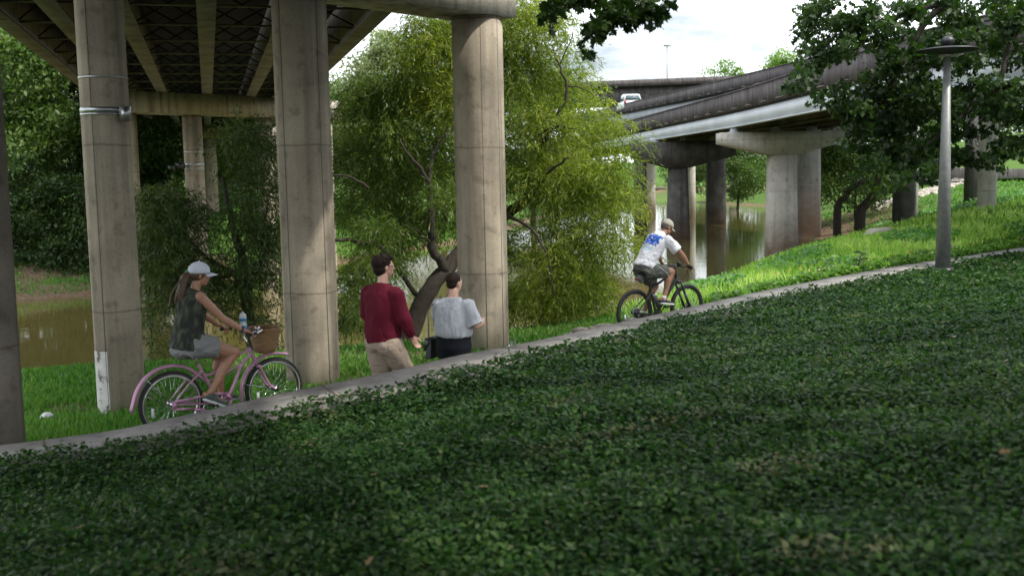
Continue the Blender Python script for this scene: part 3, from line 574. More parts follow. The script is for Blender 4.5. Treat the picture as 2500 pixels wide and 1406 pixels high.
def inball(n, shell=.55):
    v = unit(rng.normal(size=(n, 3))); r = (shell + (1 - shell) * rng.random(n)) if shell else rng.random(n) ** (1 / 3); return v * r[:, None], v
def pxblob(x, y, rx, ry, Y, depth=None):
    c = at(x, y, Y); s = Y / FPX; return (np.array(c), np.array([rx * s, (depth or (rx + ry) / 2 * s * .9), ry * s]))
def willow_crown(blobs, mat, parent, dens=1000, ln=.55, nl=12, leaf=(.085, .15), wdt=.019, name='crown'):
    C, D, NN = [], [], []
    for c, r in blobs:
        n = int(dens * (r[0] * r[2]) ** .8) + 20
        p, v = inball(int(n * 1.35), .15); clump = unit(rng.normal(size=(20, 3))); keep = (v @ clump.T).max(axis=1) > .88; p, v = p[keep], v[keep]; n = len(p)
        S = c + p * r; d0 = unit(v * np.array([1, 1, .5]) + rng.normal(size=(n, 3)) * .75 + np.array([0, 0, .25])); l = ln * (.5 + .8 * rng.random(n))
        t = (np.arange(nl) + .5) / nl
        P = S[:, None, :] + d0[:, None, :] * (l[:, None] * t)[:, :, None] + np.array([0, 0, -1.0]) * ((l[:, None] * .5) * t ** 2)[:, :, None]
        Tn = d0[:, None, :] + np.array([0, 0, -1.0]) * (1.0 * t)[None, :, None]
        Dl = Tn + rng.normal(size=(n, nl, 3)) * .75 + np.array([0, 0, -.3])
        C.append(P.reshape(-1, 3)); D.append(Dl.reshape(-1, 3))
    C = np.concatenate(C); D = np.concatenate(D); n = len(C)
    clumpc = np.sin(C[:, 0] * 2.1 + np.sin(C[:, 2] * 1.7)) * np.sin(C[:, 2] * 2.3 + C[:, 1]) * .18
    return leaves(name, C, D, rng.normal(size=(n, 3)), rng.uniform(leaf[0], leaf[1], n), wdt, mat, parent, 'diamond', np.clip(rng.random(n) * .8 + .1 + clumpc, 0, 1))
def crown(blobs, mat, parent, n, size, shape='ovate', sub=16, name='crown', aspect=.55, spread=.30, up=.5, jit=None):
    C, D, NN, RR = [], [], [], []; tot = sum((r[0] * r[2]) ** .9 for c, r in blobs)
    for c, r in blobs:
        k = max(int(n * (r[0] * r[2]) ** .9 / tot), 20); cl, cv = inball(sub, .6); cr_ = rng.random(sub)
        i = rng.integers(0, sub, k); pos = cl[i] + rng.normal(size=(k, 3)) * spread * np.array([1, 1, .7])
        C.append(c + pos * r); d = unit(cv[i] * .5 + rng.normal(size=(k, 3)) * .8 + np.array([0, 0, -.15])); D.append(d)
        NN.append(rng.normal(size=(k, 3)) * .7 + np.array([0, 0, up])); RR.append(np.clip(cr_[i] * .55 + rng.random(k) * .45, 0, 1))
    C, D, NN, RR = map(np.concatenate, (C, D, NN, RR)); k = len(C)
    L_ = size * rng.uniform(.65, 1.25, k); return leaves(name, C, D, NN, L_, L_ * aspect, mat, parent, shape, RR)
def limbs(paths, parent, name='limb', mat='bark'):
    for pts, r0, r1 in paths:
        P = densify([tuple(p) for p in pts], 4); k = len(P); P = P + rng.normal(size=P.shape) * min(r0, .05) * .4
        MB().tube([tuple(p) for p in P], [r0 + (r1 - r0) * (i / (k - 1)) ** .8 for i in range(k)], 9).build(name, mat, parent, smooth=True)
        name = 'limb'

# main willow (between the near bent and the river)
YW = 20.5
tb = at(985, 790, YW - 1); tb.z = g1(tb.x, tb.y) - .05
wt = empty('willow_tree', tb, 'large yellow-green willow leaning over the river behind the two walkers', 'willow tree')
limbs([([tb, at(1040, 722, YW - 1), at(1092, 655, YW - .9), at(1150, 590, YW - .6), at(1240, 525, YW), at(1295, 470, YW), at(1325, 370, YW), at(1300, 310, YW)], .19, .06)], wt, 'trunk')
limbs([([at(1088, 662, YW - 1), at(1058, 600, YW - 1.2), at(1052, 520, YW - 1.3), at(1052, 450, YW - 1.3), at(1050, 395, YW - 1.2), at(1085, 330, YW - 1)], .10, .03),
       ([at(1053, 455, YW - 1.3), at(1025, 410, YW - 1.4), at(995, 375, YW - 1.5), at(975, 340, YW - 1.5)], .045, .015),
       ([at(1055, 600, YW - 1.2), at(1020, 565, YW - 1.4), at(985, 548, YW - 1.5)], .035, .012),
       ([at(1020, 720, YW - 1), at(940, 610, YW - 1.6), at(870, 590, YW - 1.8), at(805, 582, YW - 2)], .05, .03), ([at(900, 460, YW - 1.6), at(860, 435, YW - 1.7), at(800, 428, YW - 1.8)], .03, .012),
       ([at(1285, 480, YW - .5), at(1340, 420, YW - 1.2), at(1390, 385, YW - 1.5)], .05, .015), ([at(1322, 355, YW - .6), at(1355, 300, YW - .8), at(1380, 240, YW - .8), at(1372, 180, YW - .8), at(1350, 120, YW - .6)], .055, .012),
       ([at(1330, 320, YW - .9), at(1365, 308, YW - 1.2), at(1400, 315, YW - 1.3)], .03, .01), ([at(1240, 525, YW - .8), at(1300, 560, YW - 1.3), at(1340, 640, YW - 1.4), at(1350, 720, YW - 1.4)], .04, .01),
       ([at(1378, 210, YW - .8), at(1420, 215, YW - .8), at(1450, 235, YW - .8)], .02, .006), ([at(1365, 160, YW - .7), at(1390, 110, YW - .7), at(1400, 80, YW - .7)], .016, .005)], wt)
WB = [(1300, 40, 90, 90), (1260, 150, 90, 110), (1340, 200, 60, 70), (1330, 310, 110, 70), (1440, 330, 80, 60), (1470, 430, 85, 90), (1400, 470, 110, 100), (1500, 510, 55, 80), (1450, 580, 90, 80), (1330, 600, 100, 90),
      (1300, 420, 100, 90), (1400, 680, 90, 70), (1310, 720, 75, 70), (1440, 720, 60, 50), (1370, 770, 60, 40), (1170, 120, 90, 110), (1060, 110, 75, 80), (1035, 62, 45, 35), (1110, 60, 60, 45), (1010, 165, 45, 55), (1170, 40, 50, 40), (1130, 260, 90, 100), (1050, 240, 85, 80)]
WB2 = [(940, 230, 75, 60), (880, 270, 60, 70), (960, 330, 90, 80), (870, 380, 60, 70), (1050, 400, 90, 80), (930, 460, 90, 70), (850, 520, 40, 60), (1000, 540, 80, 70), (1100, 520, 60, 90), (930, 620, 70, 60),
       (880, 700, 60, 60), (1180, 420, 80, 90), (1200, 620, 70, 90), (850, 780, 40, 50), (1220, 720, 50, 60), (1130, 760, 30, 25)]
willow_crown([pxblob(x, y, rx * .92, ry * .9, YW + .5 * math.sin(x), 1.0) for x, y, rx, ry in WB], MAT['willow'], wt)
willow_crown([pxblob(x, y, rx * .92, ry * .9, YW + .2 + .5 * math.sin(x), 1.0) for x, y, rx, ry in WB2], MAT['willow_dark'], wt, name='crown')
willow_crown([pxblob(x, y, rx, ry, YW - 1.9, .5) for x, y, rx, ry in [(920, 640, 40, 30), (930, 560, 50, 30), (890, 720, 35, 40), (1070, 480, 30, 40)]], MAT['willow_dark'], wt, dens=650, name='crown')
willow_crown([pxblob(x, y, rx, ry, YW, .6) for x, y, rx, ry in [(1390, 120, 40, 50), (1400, 200, 50, 40), (1440, 260, 45, 30), (1540, 330, 25, 35), (1545, 620, 20, 40), (1350, 60, 40, 30)]], MAT['willow'], wt, dens=300, name='crown')
# left willow, darker under the bridge
YL = 18.6; tb = at(575, 800, YL); tb = Vector((tb.x, 20.2, g1(tb.x, 20.2) - .1))
w2 = empty('willow_tree', tb, 'dark drooping willow seen between the left and middle columns, over the brown water', 'willow tree')
limbs([([tb, at(600, 700, YL), at(590, 620, YL), at(560, 520, YL), at(540, 430, YL)], .13, .03)], w2, 'trunk')
limbs([([at(600, 690, YL), at(540, 650, YL), at(470, 600, YL), at(400, 540, YL)], .05, .012), ([at(640, 640, YL), at(560, 668, YL), at(480, 690, YL), at(350, 760, YL)], .04, .008), ([at(400, 730, YL), at(370, 790, YL), at(372, 850, YL)], .014, .005), ([at(590, 620, YL), at(640, 560, YL), at(655, 480, YL)], .04, .01)], w2)
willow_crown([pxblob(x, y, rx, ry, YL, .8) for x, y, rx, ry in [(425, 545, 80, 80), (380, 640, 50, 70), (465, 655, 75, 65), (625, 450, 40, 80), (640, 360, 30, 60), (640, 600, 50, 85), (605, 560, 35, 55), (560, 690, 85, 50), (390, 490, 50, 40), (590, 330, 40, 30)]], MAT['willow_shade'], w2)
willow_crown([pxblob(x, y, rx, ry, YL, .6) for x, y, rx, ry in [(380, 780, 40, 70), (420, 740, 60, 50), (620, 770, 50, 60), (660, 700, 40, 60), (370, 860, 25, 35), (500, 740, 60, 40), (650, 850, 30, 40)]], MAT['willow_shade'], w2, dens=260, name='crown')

def bigtree(name, label, x, Y, ytop, wpx, mat, n=5200, size=.34, group=None, zb=None, ylow=None, k=11, trunk=True):
    top = at(x, ytop, Y).z; X = at(x, 450, Y).x; zg_ = g1(X, Y) if zb is None else zb; h = top - zg_; s = Y / FPX; W2 = wpx * s / 2
    lo = zg_ + h * .22 if ylow is None else at(x, ylow, Y).z
    r_ = empty(name, (X, Y, zg_), label, 'tree', group)
    tr = max(.12, h * .022)
    limbs([([(X, Y, zg_ - .3), (X + rng.normal() * .2, Y, zg_ + h * .3), (X + rng.normal() * .4, Y, zg_ + h * .65)], tr, tr * .35)], r_, 'trunk')
    for q in range(3):
        a = rng.random() * 6.28; limbs([([(X, Y, zg_ + h * (.3 + .1 * q)), (X + math.cos(a) * W2 * .4, Y + math.sin(a) * W2 * .4, zg_ + h * (.5 + .1 * q)), (X + math.cos(a) * W2 * .75, Y + math.sin(a) * W2 * .7, zg_ + h * (.6 + .1 * q))], tr * .4, tr * .1)], r_)
    bl = []
    for i in range(k):
        f = (i + .5) / k; z = lo + (top - lo) * f; prof = math.sin(math.pi * min(max(.18 + .74 * f, 0), 1)) ** .6; a = rng.random() * 6.28; rad = W2 * prof * (.25 + .5 * rng.random())
        rr = W2 * (.38 + .18 * rng.random()) * (1 if f < .8 else .75)
        bl.append((np.array([X + rad * math.cos(a), Y + rad * math.sin(a) * .8, min(z, top - rr * .55)]), np.array([rr, rr, rr * .72])))
    crown(bl, mat, r_, n, size, 'ovate', 14); return r_
# far left bank
FL = [(-60, 46, -150, 420, 'dark', 'leftmost dark tree on the far bank, above the column at the edge'), (60, 44, 60, 330, 'mid', 'leafy tree with sunlit top on the far bank, left of the banded column'), (-20, 56, 30, 420, 'silver', 'pale topped tree behind the others at the upper left corner'),
      (200, 47, 140, 330, 'dark', 'dark tree on the far bank directly behind the banded column'), (330, 52, 180, 300, 'dark', 'dark tree on the far bank just right of the banded column'), (430, 60, 210, 320, 'mid', 'green tree behind the farther bent, between its first two columns'),
      (560, 66, 250, 330, 'dark', 'dark tree behind the farthest bent, left of the middle column'), (700, 62, 220, 330, 'dark', 'dark tree hidden mostly behind the middle column'), (860, 68, 190, 340, 'mid', 'green tree behind the left part of the large willow'),
      (930, 60, 85, 230, 'silver', 'pale silvery tree rising beside the overhead bridge edge'), (1080, 72, 120, 380, 'mid', 'green tree on the far bank behind the large willow trunk'), (1300, 84, 180, 380, 'mid', 'green tree on the far bank behind the right half of the large willow'),
      (130, 66, 60, 420, 'mid', 'taller green tree standing back behind the left bank trees'), (10, 40, 380, 260, 'dark', 'low bushy dark tree at the water edge on the far left'), (150, 40.5, 430, 240, 'dark', 'low dark bushy tree at the water edge behind the banded column'), (300, 43, 450, 200, 'dark', 'low dark bush-like tree at the water edge between banded column and left willow'),
      (470, 92, 300, 300, 'mid', 'tree on the green rise beyond the farthest bent'), (640, 95, 300, 300, 'dark', 'dark tree far beyond the middle column on the green rise')]
for x, Y, yt, wp, mt, lab in FL:
    if x in (10, 150, 300): bigtree('bushy_tree', lab, x, Y, yt, wp, MAT[mt], 15000, .15, 'trees on the far river bank', ylow=690)
    else: bigtree('broadleaf_tree', lab, x, Y, yt, wp, MAT[mt], 17000, .21, 'trees on the far river bank')
# right side trees
RT = [(1655, 235, 300, 110, 'mid', 3000, .6, 'far bushy tree across the water left of the dark pier', 440), (1725, 240, 330, 120, 'dark', 3000, .6, 'dark far tree across the water between the dark pier and brown-stained column', 440), (1850, 250, 330, 130, 'mid', 3000, .6, 'far tree across the water just left of the pale hammerhead pier', 440), (1800, 118, 330, 190, 'mid', 5200, .42, 'green tree overhanging the far water between the dark and the pale pier', 468), (1690, 150, 380, 110, 'mid', 2500, .5, 'small tree on the far bank seen left of the brown-stained column', 455),
      (2090, 66, 285, 290, 'mid', 8000, .30, 'dark green tree on the slope right of the hammerhead pier, with yellowing leaves', 470), (2240, 84, 250, 260, 'dark', 6000, .36, 'dark tree farther up the slope behind the leafy one', 440), (1990, 100, 300, 200, 'mid', 4500, .4, 'green tree behind the wide pale column', 480),
      (1790, 150, 150, 130, 'bright', 4200, .5, 'bright green tree top showing above the ramps, left one', 330), (1905, 140, 122, 150, 'bright', 4600, .5, 'bright green tree top above the ramps beside the oak leaves', 330),
      (2400, 150, 170, 320, 'mid', 5000, .55, 'green tree on the hill beyond the road, right of the lamp post', 350), (2560, 130, 120, 300, 'dark', 4000, .5, 'dark tree on the hill at the right edge beyond the road', 340), (2250, 170, 180, 260, 'bright', 4000, .6, 'bright tree on the hill behind the ramps', 380)]
for x, Y, yt, wp, mt, n, sz, lab, yl in RT: bigtree('broadleaf_tree', lab, x, Y, yt, wp, MAT[mt], int(n * 2.4), sz * .62, 'trees on the right bank and hill', ylow=yl)
# distant wood closing the horizon
bl = []
for i in range(110):
    a = i / 109; X = -330 + 760 * a; Y = 300 + 40 * math.sin(i * 1.7) - (60 if X < 0 else 0); z = 4 + max(0, -X) * .02 + max(0, X - 60) * .05; bl.append((np.array([X, Y, z + 5 + 3 * rng.random()]), np.array([9, 7, 8 + 3 * rng.random()])))
wd = crown(bl, MAT['dark'], None, 26000, 1.3, 'ovate', 14, name='distant_wood'); tag(wd, 'dark mass of distant woodland closing the view', 'woodland', kind='stuff')
# leaning stems and twiggy trunks on the eroded slope
for (pts, r0, lab) in (([(2045, 508), (2062, 482), (2085, 455), (2120, 440)], .22, 'bare leaning trunk rising from the eroded bank'), ([(2100, 520), (2122, 490), (2140, 455), (2150, 400)], .30, 'ivy-clad thicker trunk on the bank just left of the slope column')):
    YY = 52; b0 = at(*pts[0], YY); e_ = empty('leaning_trunk', (b0.x, YY, g1(b0.x, YY)), lab, 'tree trunk'); P = [Vector((b0.x, YY, g1(b0.x, YY) - .2))] + [at(x, y, YY) for x, y in pts]; limbs([(P, r0, r0 * .5)], e_, 'trunk')
    crown([(np.array(at(pts[1][0] + 5, pts[1][1] - 10, YY - .3)), np.array([.5, .4, .8]))], MAT['mid'], e_, 260, .16, name='ivy_leaves')

# the oak overhead: trunk outside the frame, boughs reaching across the top right
oz = g1(10.2, 8.5); ok = empty('oak_tree', (10.2, 8.5, oz), 'oak overhead whose small leafy spray hangs against the sky at the top centre', 'oak tree')
limbs([([(10.2, 8.5, oz - .3), (10.0, 8.6, 3.2), (9.2, 9.0, 5.5), (7.5, 9.0, 8)], .38, .18)], ok, 'trunk')
limbs([([(9.2, 9, 5.5), (6, 8.6, 6.4), (3, 9.2, 5.6), at(1560, -60, 9.5), at(1500, 20, 9.5), at(1455, 90, 9.5)], .10, .008),
       ([at(1520, -10, 9.5), at(1440, 0, 9.5), at(1370, 15, 9.5)], .02, .006), ([at(1545, -30, 9.5), at(1590, 20, 9.5), at(1620, 30, 9.5)], .015, .005), ([(9.0, 9, 5.8), (7, 5, 7.5), (4, 3, 8)], .15, .05), ([(9.0, 9, 5.8), (7, 13, 8), (5, 15.5, 8)], .15, .05)], ok)
OB = [(1400, 8, 60, 26), (1470, 20, 55, 38), (1545, 18, 60, 40), (1605, 22, 34, 28), (1455, 78, 30, 32), (1500, 60, 34, 30), (1435, 118, 16, 20), (1345, 45, 16, 30), (1360, 10, 30, 20), (1595, 48, 18, 20)]
crown([pxblob(x, y - 8, rx * .9, ry * .9, 9.5, .4) for x, y, rx, ry in OB], MAT['oak'], ok, 1150, .105, 'oak', 10, aspect=.85, spread=.22, up=.2)
OR = [(1995, 60, 60, 60), (2060, 30, 80, 50), (1985, 145, 55, 45), (2070, 110, 80, 50), (1945, 200, 34, 26), (2040, 235, 60, 26), (2130, 225, 60, 40), (2170, 60, 90, 70), (2200, 170, 90, 80), (2300, 40, 90, 60), (2400, 40, 90, 80), (2480, 80, 70, 100), (2330, 130, 80, 60), (2440, 200, 90, 80), (2150, 260, 90, 60), (2270, 260, 90, 70), (2390, 290, 80, 60), (2480, 320, 50, 80), (2210, 350, 90, 60), (2120, 330, 70, 50), (2300, 360, 70, 60), (2160, 425, 60, 40), (2420, 390, 30, 25), (2460, 375, 20, 20), (2235, 420, 40, 30)]
oz = g1(13.6, 19.6); ok2 = empty('oak_tree', (13.6, 19.6, oz), 'dark glossy oak reaching in from the right edge behind the lamp post, hiding the ramps', 'oak tree')
limbs([([(13.6, 19.6, oz - .3), (13.5, 19.8, 3.0), (13.0, 20.6, 5.0), (12.6, 21.2, 7.5)], .34, .16)], ok2, 'trunk')
YO = 23.4
limbs([([(13.0, 20.6, 4.6), at(2500, -60, YO), at(2300, 20, YO), at(2215, 130, YO), at(2150, 290, YO)], .16, .03), ([at(2360, -10, YO), at(2200, 40, YO), at(2080, 100, YO), at(1960, 170, YO)], .08, .015), ([(13.0, 20.6, 4.2), at(2520, 60, YO), at(2440, 190, YO), at(2330, 300, YO), at(2240, 370, YO)], .10, .02), ([at(2215, 130, YO), at(2130, 200, YO), at(2060, 235, YO)], .04, .012)], ok2)
crown([pxblob(x, y, rx * .97, ry * .92, YO + .6 * math.sin(x * .7), .9) for x, y, rx, ry in OR], MAT['oak'], ok2, 11500, .18, 'oak', 13, aspect=.85, spread=.20, up=.25)
shade_canopy = [(np.array([x, y, z]), np.array([r, r, r * .6])) for x, y, z, r in [(8, 4, 7.6, 2.6), (5, 2.5, 8, 2.4), (4.5, 6, 8.2, 2.6), (8, 8, 8.6, 2.8), (6, 11, 8.4, 2.6), (9, 12.5, 8.2, 2.8), (12, 9, 8, 2.8), (12, 5, 8.2, 2.8), (7.5, 15, 8.8, 2.2), (11.5, 15.5, 8.6, 2.4), (9, 0, 8, 2.8), (14, 1, 8, 2.6), (3.4, 9.5, 8.1, 1.9), (15.5, 12, 8.4, 2.4), (5.5, -1.5, 8, 2.4), (5.6, 4.2, 6.3, 1.9), (7, 1, 6.2, 2.4), (9, 5.5, 6.4, 2.2)]]  # unseen oak crown, extended above the frame to shade the near lawn
crown(shade_canopy, MAT['oak'], ok, 15000, .26, 'ovate', 18, name='crown')

# ---------------------------------------------------------------- ground plants
def scatter(n, Y0, Y1, power, xm=(-.06, .06), x0=0, x1=2500):
    u = rng.random(n); Y = (Y0 ** (1 - power) + u * (Y1 ** (1 - power) - Y0 ** (1 - power))) ** (1 / (1 - power)) if power != 1 else Y0 * (Y1 / Y0) ** u
    a0 = (x0 - CX) / FPX + xm[0]; a1 = (x1 - CX) / FPX + xm[1]; X = Y * (a0 + (a1 - a0) * rng.random(n)); return X, Y
# ground cover on the near lawn
X, Y = scatter(430000, 2.6, 34, .95); s = sdist(X, Y); lim = -.53 - .06 * np.clip((3 - X) / 6, 0, 1) - .34 * np.clip((X - 3) / 4, 0, 1) + .07 * np.sin(X * 6 + 2 * np.sin(Y * 5)); k = s < lim; X, Y, s = X[k], Y[k], s[k]; n = len(X)
hh = rng.random(n) ** 1.3; clump = .5 + .5 * np.sin(X * 2.3 + np.sin(Y * 1.9) * 2) * np.sin(Y * 2.7 + X); edge = np.clip((s + 1.3) / .5, 0, 1)
Z = gz(X, Y) + hh * (.03 + .09 * clump + .045 * edge * rng.random(n))
sz = (.024 + .0029 * Y) * rng.uniform(.6, 1.25, n)
D = np.stack([rng.normal(size=n), rng.normal(size=n), .25 + .35 * rng.normal(size=n)], -1); NNn = np.stack([rng.normal(size=n) * .55, rng.normal(size=n) * .55, np.ones(n)], -1)
patch = np.clip(.5 + .5 * np.sin(X * .9 + 1.3 * np.sin(Y * .8)) * np.sin(Y * 1.1 + .5), 0, 1)
lc = leaves('ground_cover', np.stack([X, Y, Z], -1), D, NNn, sz, sz * .62, MAT['cover'], None, 'ovate', np.clip(.55 * rng.random(n) + .2 * hh + .15 * patch + .3 * (rng.random(n) > .96) + .75 * ((rng.random(n) < .45) & (np.sin(X * 1.9 + 2.2 * np.sin(Y * 1.3 + 1)) * np.sin(Y * 2.3 - X * .8) > .90)), 0, 1)); tag(lc, 'dark green low ground cover filling the near lawn', 'ground cover', kind='stuff')
X, Y = scatter(26, 3.2, 12, 1); k = sdist(X, Y) < -1.1; X, Y = X[k], Y[k]; n = len(X)
fl = leaves('fallen_leaves', np.stack([X, Y, gz(X, Y) + .09], -1), rng.normal(size=(n, 3)) * np.array([1, 1, .2]), np.tile([0, 0, 1.], (n, 1)) + rng.normal(size=(n, 3)) * .3, rng.uniform(.05, .09, n), .05, MAT['dryleaf'], None, 'oak'); tag(fl, 'a few dry tan leaves on the ground cover', 'fallen leaves', kind='stuff')
# grass beyond the path
X, Y = scatter(300000, 9.5, 75, 1.3, xm=(-.1, .12)); s = sdist(X, Y); Zg = gz(X, Y); soilv = 1.1 * np.exp(-(((X - 17.8) * .41 + (Y - 60) * .91) / 9) ** 2 - ((-(X - 17.8) * .91 + (Y - 60) * .41) / 2.6) ** 2) + .8 * np.exp(-((X + .9) / 1.6) ** 2 - ((Y - 14) / .7) ** 2) + .5 * np.exp(-((X) / 3) ** 2 - ((Y - 18) / 1.5) ** 2)
patch = np.sin(X * 1.3 + 2 * np.sin(Y * .7)) * np.sin(Y * 1.1 + X * .6)
k = (s > .28) & (Zg > -1.2) & (rng.random(len(X)) > soilv) & ((patch > -.18) | (X > 3) | (rng.random(len(X)) > .72)); X, Y, Zg, s = X[k], Y[k], Zg[k], s[k]
tall = np.clip((X - 1.8) / 2.5, 0, 1) * np.clip((s - .6) / 1.5, 0, 1) * np.clip((46 - Y) / 14, 0, 1)
for nm, mt, kk, lab in (('grass', 'grass', rng.random(len(X)) > tall * .8, 'short green grass on the bank beyond the path'), ('tall_grass', 'palegrass', None, 'tall pale seeding grass between the path and the river on the right')):
    if nm == 'grass': m1 = kk
    mk = m1 if nm == 'grass' else ~m1
    x, y, z, tl = X[mk], Y[mk], Zg[mk], tall[mk]; n = len(x)
    H = (.05 + .07 * rng.random(n)) * (1 + y * .012) if nm == 'grass' else (.16 + .20 * rng.random(n)); D = np.stack([rng.normal(size=n) * .45, rng.normal(size=n) * .45, np.ones(n)], -1)
    g_o = leaves(nm, np.stack([x, y, z - .01], -1), D, np.stack([rng.normal(size=n), -np.abs(rng.normal(size=n)) - .5, .2 * np.ones(n)], -1), H, (.010 + .0013 * y), MAT[mt], None, 'diamond', np.clip(rng.random(n) * .8 + .2 * np.sin(x * 1.1 + y * .7), 0, 1)); tag(g_o, lab, 'grass', kind='stuff')
X, Y = scatter(120000, 14, 60, 1.2, x0=1500, x1=2500); s = sdist(X, Y); Zg = gz(X, Y); pt = np.sin(X * .9 + 1.5 * np.sin(Y * .5)) * np.sin(Y * .45 + .8 * X); k = (s > .5) & (Zg > -.9) & (pt > .30) & (X > 3.5); X, Y, Zg = X[k], Y[k], Zg[k]; n = len(X)
sz = (.045 + .0022 * Y) * rng.uniform(.7, 1.3, n)
wv_ = leaves('weeds', np.stack([X, Y, Zg + .10 + .22 * rng.random(n)], -1), rng.normal(size=(n, 3)) * np.array([1, 1, .5]), np.stack([rng.normal(size=n) * .6, rng.normal(size=n) * .6 - .4, np.ones(n)], -1), sz, sz * .6, leafmat('blue green weed leaves', [(.05, .14, .035), (.09, .22, .05), (.15, .29, .07)], .38), None, 'ovate'); tag(wv_, 'blue-green broadleaf weeds patching the grassy bank', 'weeds', kind='stuff')
# ivy strip with flowers along the far edge of the path
def along(n, i0, i1, d0, d1):
    f = rng.uniform(i0, i1, n); i = f.astype(int); fr = (f - i)[:, None]; P = ED[i] * (1 - fr) + ED[i + 1] * fr; q = np.array(nrm)[np.clip(i, 0, len(nrm) - 1)]; d = d0 + (d1 - d0) * rng.random(n) ** 1.2; return P[:, 0] - q[:, 0] * d, P[:, 1] - q[:, 1] * d
X, Y = along(26000, 82, 116, .05, 1.1); wob = sdist(X, Y) < .5 + .35 * np.sin(X * 2) + .04 * Y - .6; X, Y = X[wob], Y[wob]; n = len(X); Z = gz(X, Y) + rng.random(n) * (.06 + .12 * np.abs(np.sin(X * 3))) + .02
iv = leaves('ivy', np.stack([X, Y, Z], -1), rng.normal(size=(n, 3)) * np.array([1, 1, .4]), np.stack([rng.normal(size=n) * .6, rng.normal(size=n) * .6 - .5, np.ones(n)], -1), rng.uniform(.05, .11, n), .07, MAT['ivy'], None, 'ovate'); tag(iv, 'bright low leafy creeper along the far side of the path', 'ground cover', kind='stuff')
for nm, colr, cnt, lab in (('orange_flowers', (.60, .26, .03), 110, 'tiny orange flowers dotted over the bank by the lamp post'), ('pink_flowers', (.60, .30, .52), 50, 'tiny pink flowers dotted over the bank right of the lamp post')):
    X, Y = along(cnt, 90, 116, .3, 3.2); n = len(X); Z = gz(X, Y) + .20
    MAT[nm] = plain(nm, colr, .6); fo = leaves(nm, np.stack([X, Y, Z], -1), rng.normal(size=(n, 3)) * np.array([1, 1, .2]), np.stack([rng.normal(size=n) * .3, -np.ones(n), np.ones(n)], -1), .04, .04, MAT[nm], None, 'ovate'); tag(fo, lab, 'flowers', kind='stuff')
# broad-leaved weed beside the path
wp = onz(2103, 664, .42); wd_ = empty('weed_plant', (wp.x, wp.y + .25, g1(wp.x, wp.y + .25)), 'dark broad-leaved weed standing up from the creeper, left of the lamp post', 'plant'); b0 = Vector((wp.x, wp.y + .25, g1(wp.x, wp.y + .25)))
MB().tube([b0, b0 + Vector((.03, 0, .2)), b0 + Vector((.08, 0, .42))], [.012, .010, .006], 6).build('stem', 'bark', wd_)
Cc = np.array([b0 + Vector((.08 * t, 0, .42 * t)) for t in np.linspace(.2, 1, 11)]); aa = np.arange(11) * 2.4
leaves('foliage', Cc, np.stack([np.cos(aa), np.sin(aa), .25 + 0 * aa], -1), np.stack([0 * aa, -.6 + 0 * aa, 1 + 0 * aa], -1), .17, .12, MAT['mid'], wd_, 'ovate')
# rocks
def rock(c, r, name='rock', label=None, seed=0):
    g = np.random.default_rng(seed); mb = MB(); mb.ball((0, 0, 0), 1, 14, 9); V = np.array(mb.v); nrmv = unit(V); k = g.normal(size=(14, 3)); k = unit(k); d = np.ones(len(V))
    for q in k: d = np.minimum(d, .70 / np.maximum(nrmv @ q, .01))
    V = nrmv * d[:, None] * np.array(r) + g.normal(size=V.shape) * .015 * min(r) + np.array(c); mb.v = [tuple(v) for v in V]; o = mb.build(name, 'rock' if name == 'boulder' else MAT.setdefault('greyrock', plain('weathered grey rock', (.22, .20, .17), .95, 0, .6, 9, .9)))
    if label: tag(o, label, 'rock')
    return o
p = onground(2150, 580); rock((p.x, p.y, p.z + .05), (.75, .55, .38), 'boulder', 'pale rounded boulder half buried in the grassy slope', 3)
for i, (x, y, r, lab) in enumerate(((1478, 800, .16, 'grey rock at the path edge under the willow, nearest the bicycle'), (1452, 806, .12, 'small grey rock left of the one nearest the bicycle'), (1422, 812, .14, 'grey rock in the middle of the row at the path edge'), (1392, 818, .10, 'small rock at the left end of the row by the path'), (1545, 790, .20, 'brown-grey rock seen through the rear wheel of the black bicycle'))):
    Yr = {0: 15.6, 1: 15.2, 2: 14.9, 3: 14.6, 4: 17.6}[i]; P_ = at(x, y, Yr); g_r = g1(P_.x, Yr); rock((P_.x, Yr, max(g_r + .02, P_.z - .04)), (r * 1.4, r, r * .9), 'rock', lab, 10 + i)
# riprap line
C_ = []; mb = MB(); g5 = np.random.default_rng(5)
for i in range(420):
    f = g5.random(); x = 2138 + (2352 - 2138) * f; y = 508 - 62 * f + g5.normal() * 3.5; p = onground(x, y); r = .10 + .14 * g5.random(); q = MB().ball((0, 0, 0), 1, 6, 4); V = np.array(q.v) * np.array([r * 1.4, r, r * .8]) + g5.normal(size=(len(q.v), 3)) * .03; mb.add([tuple(v + np.array([p.x, p.y, p.z + .05])) for v in V], q.f)
tag(mb.build('riprap_stones', 'rock'), 'line of loose pale stones crossing the grassy slope', 'stones', kind='stuff')
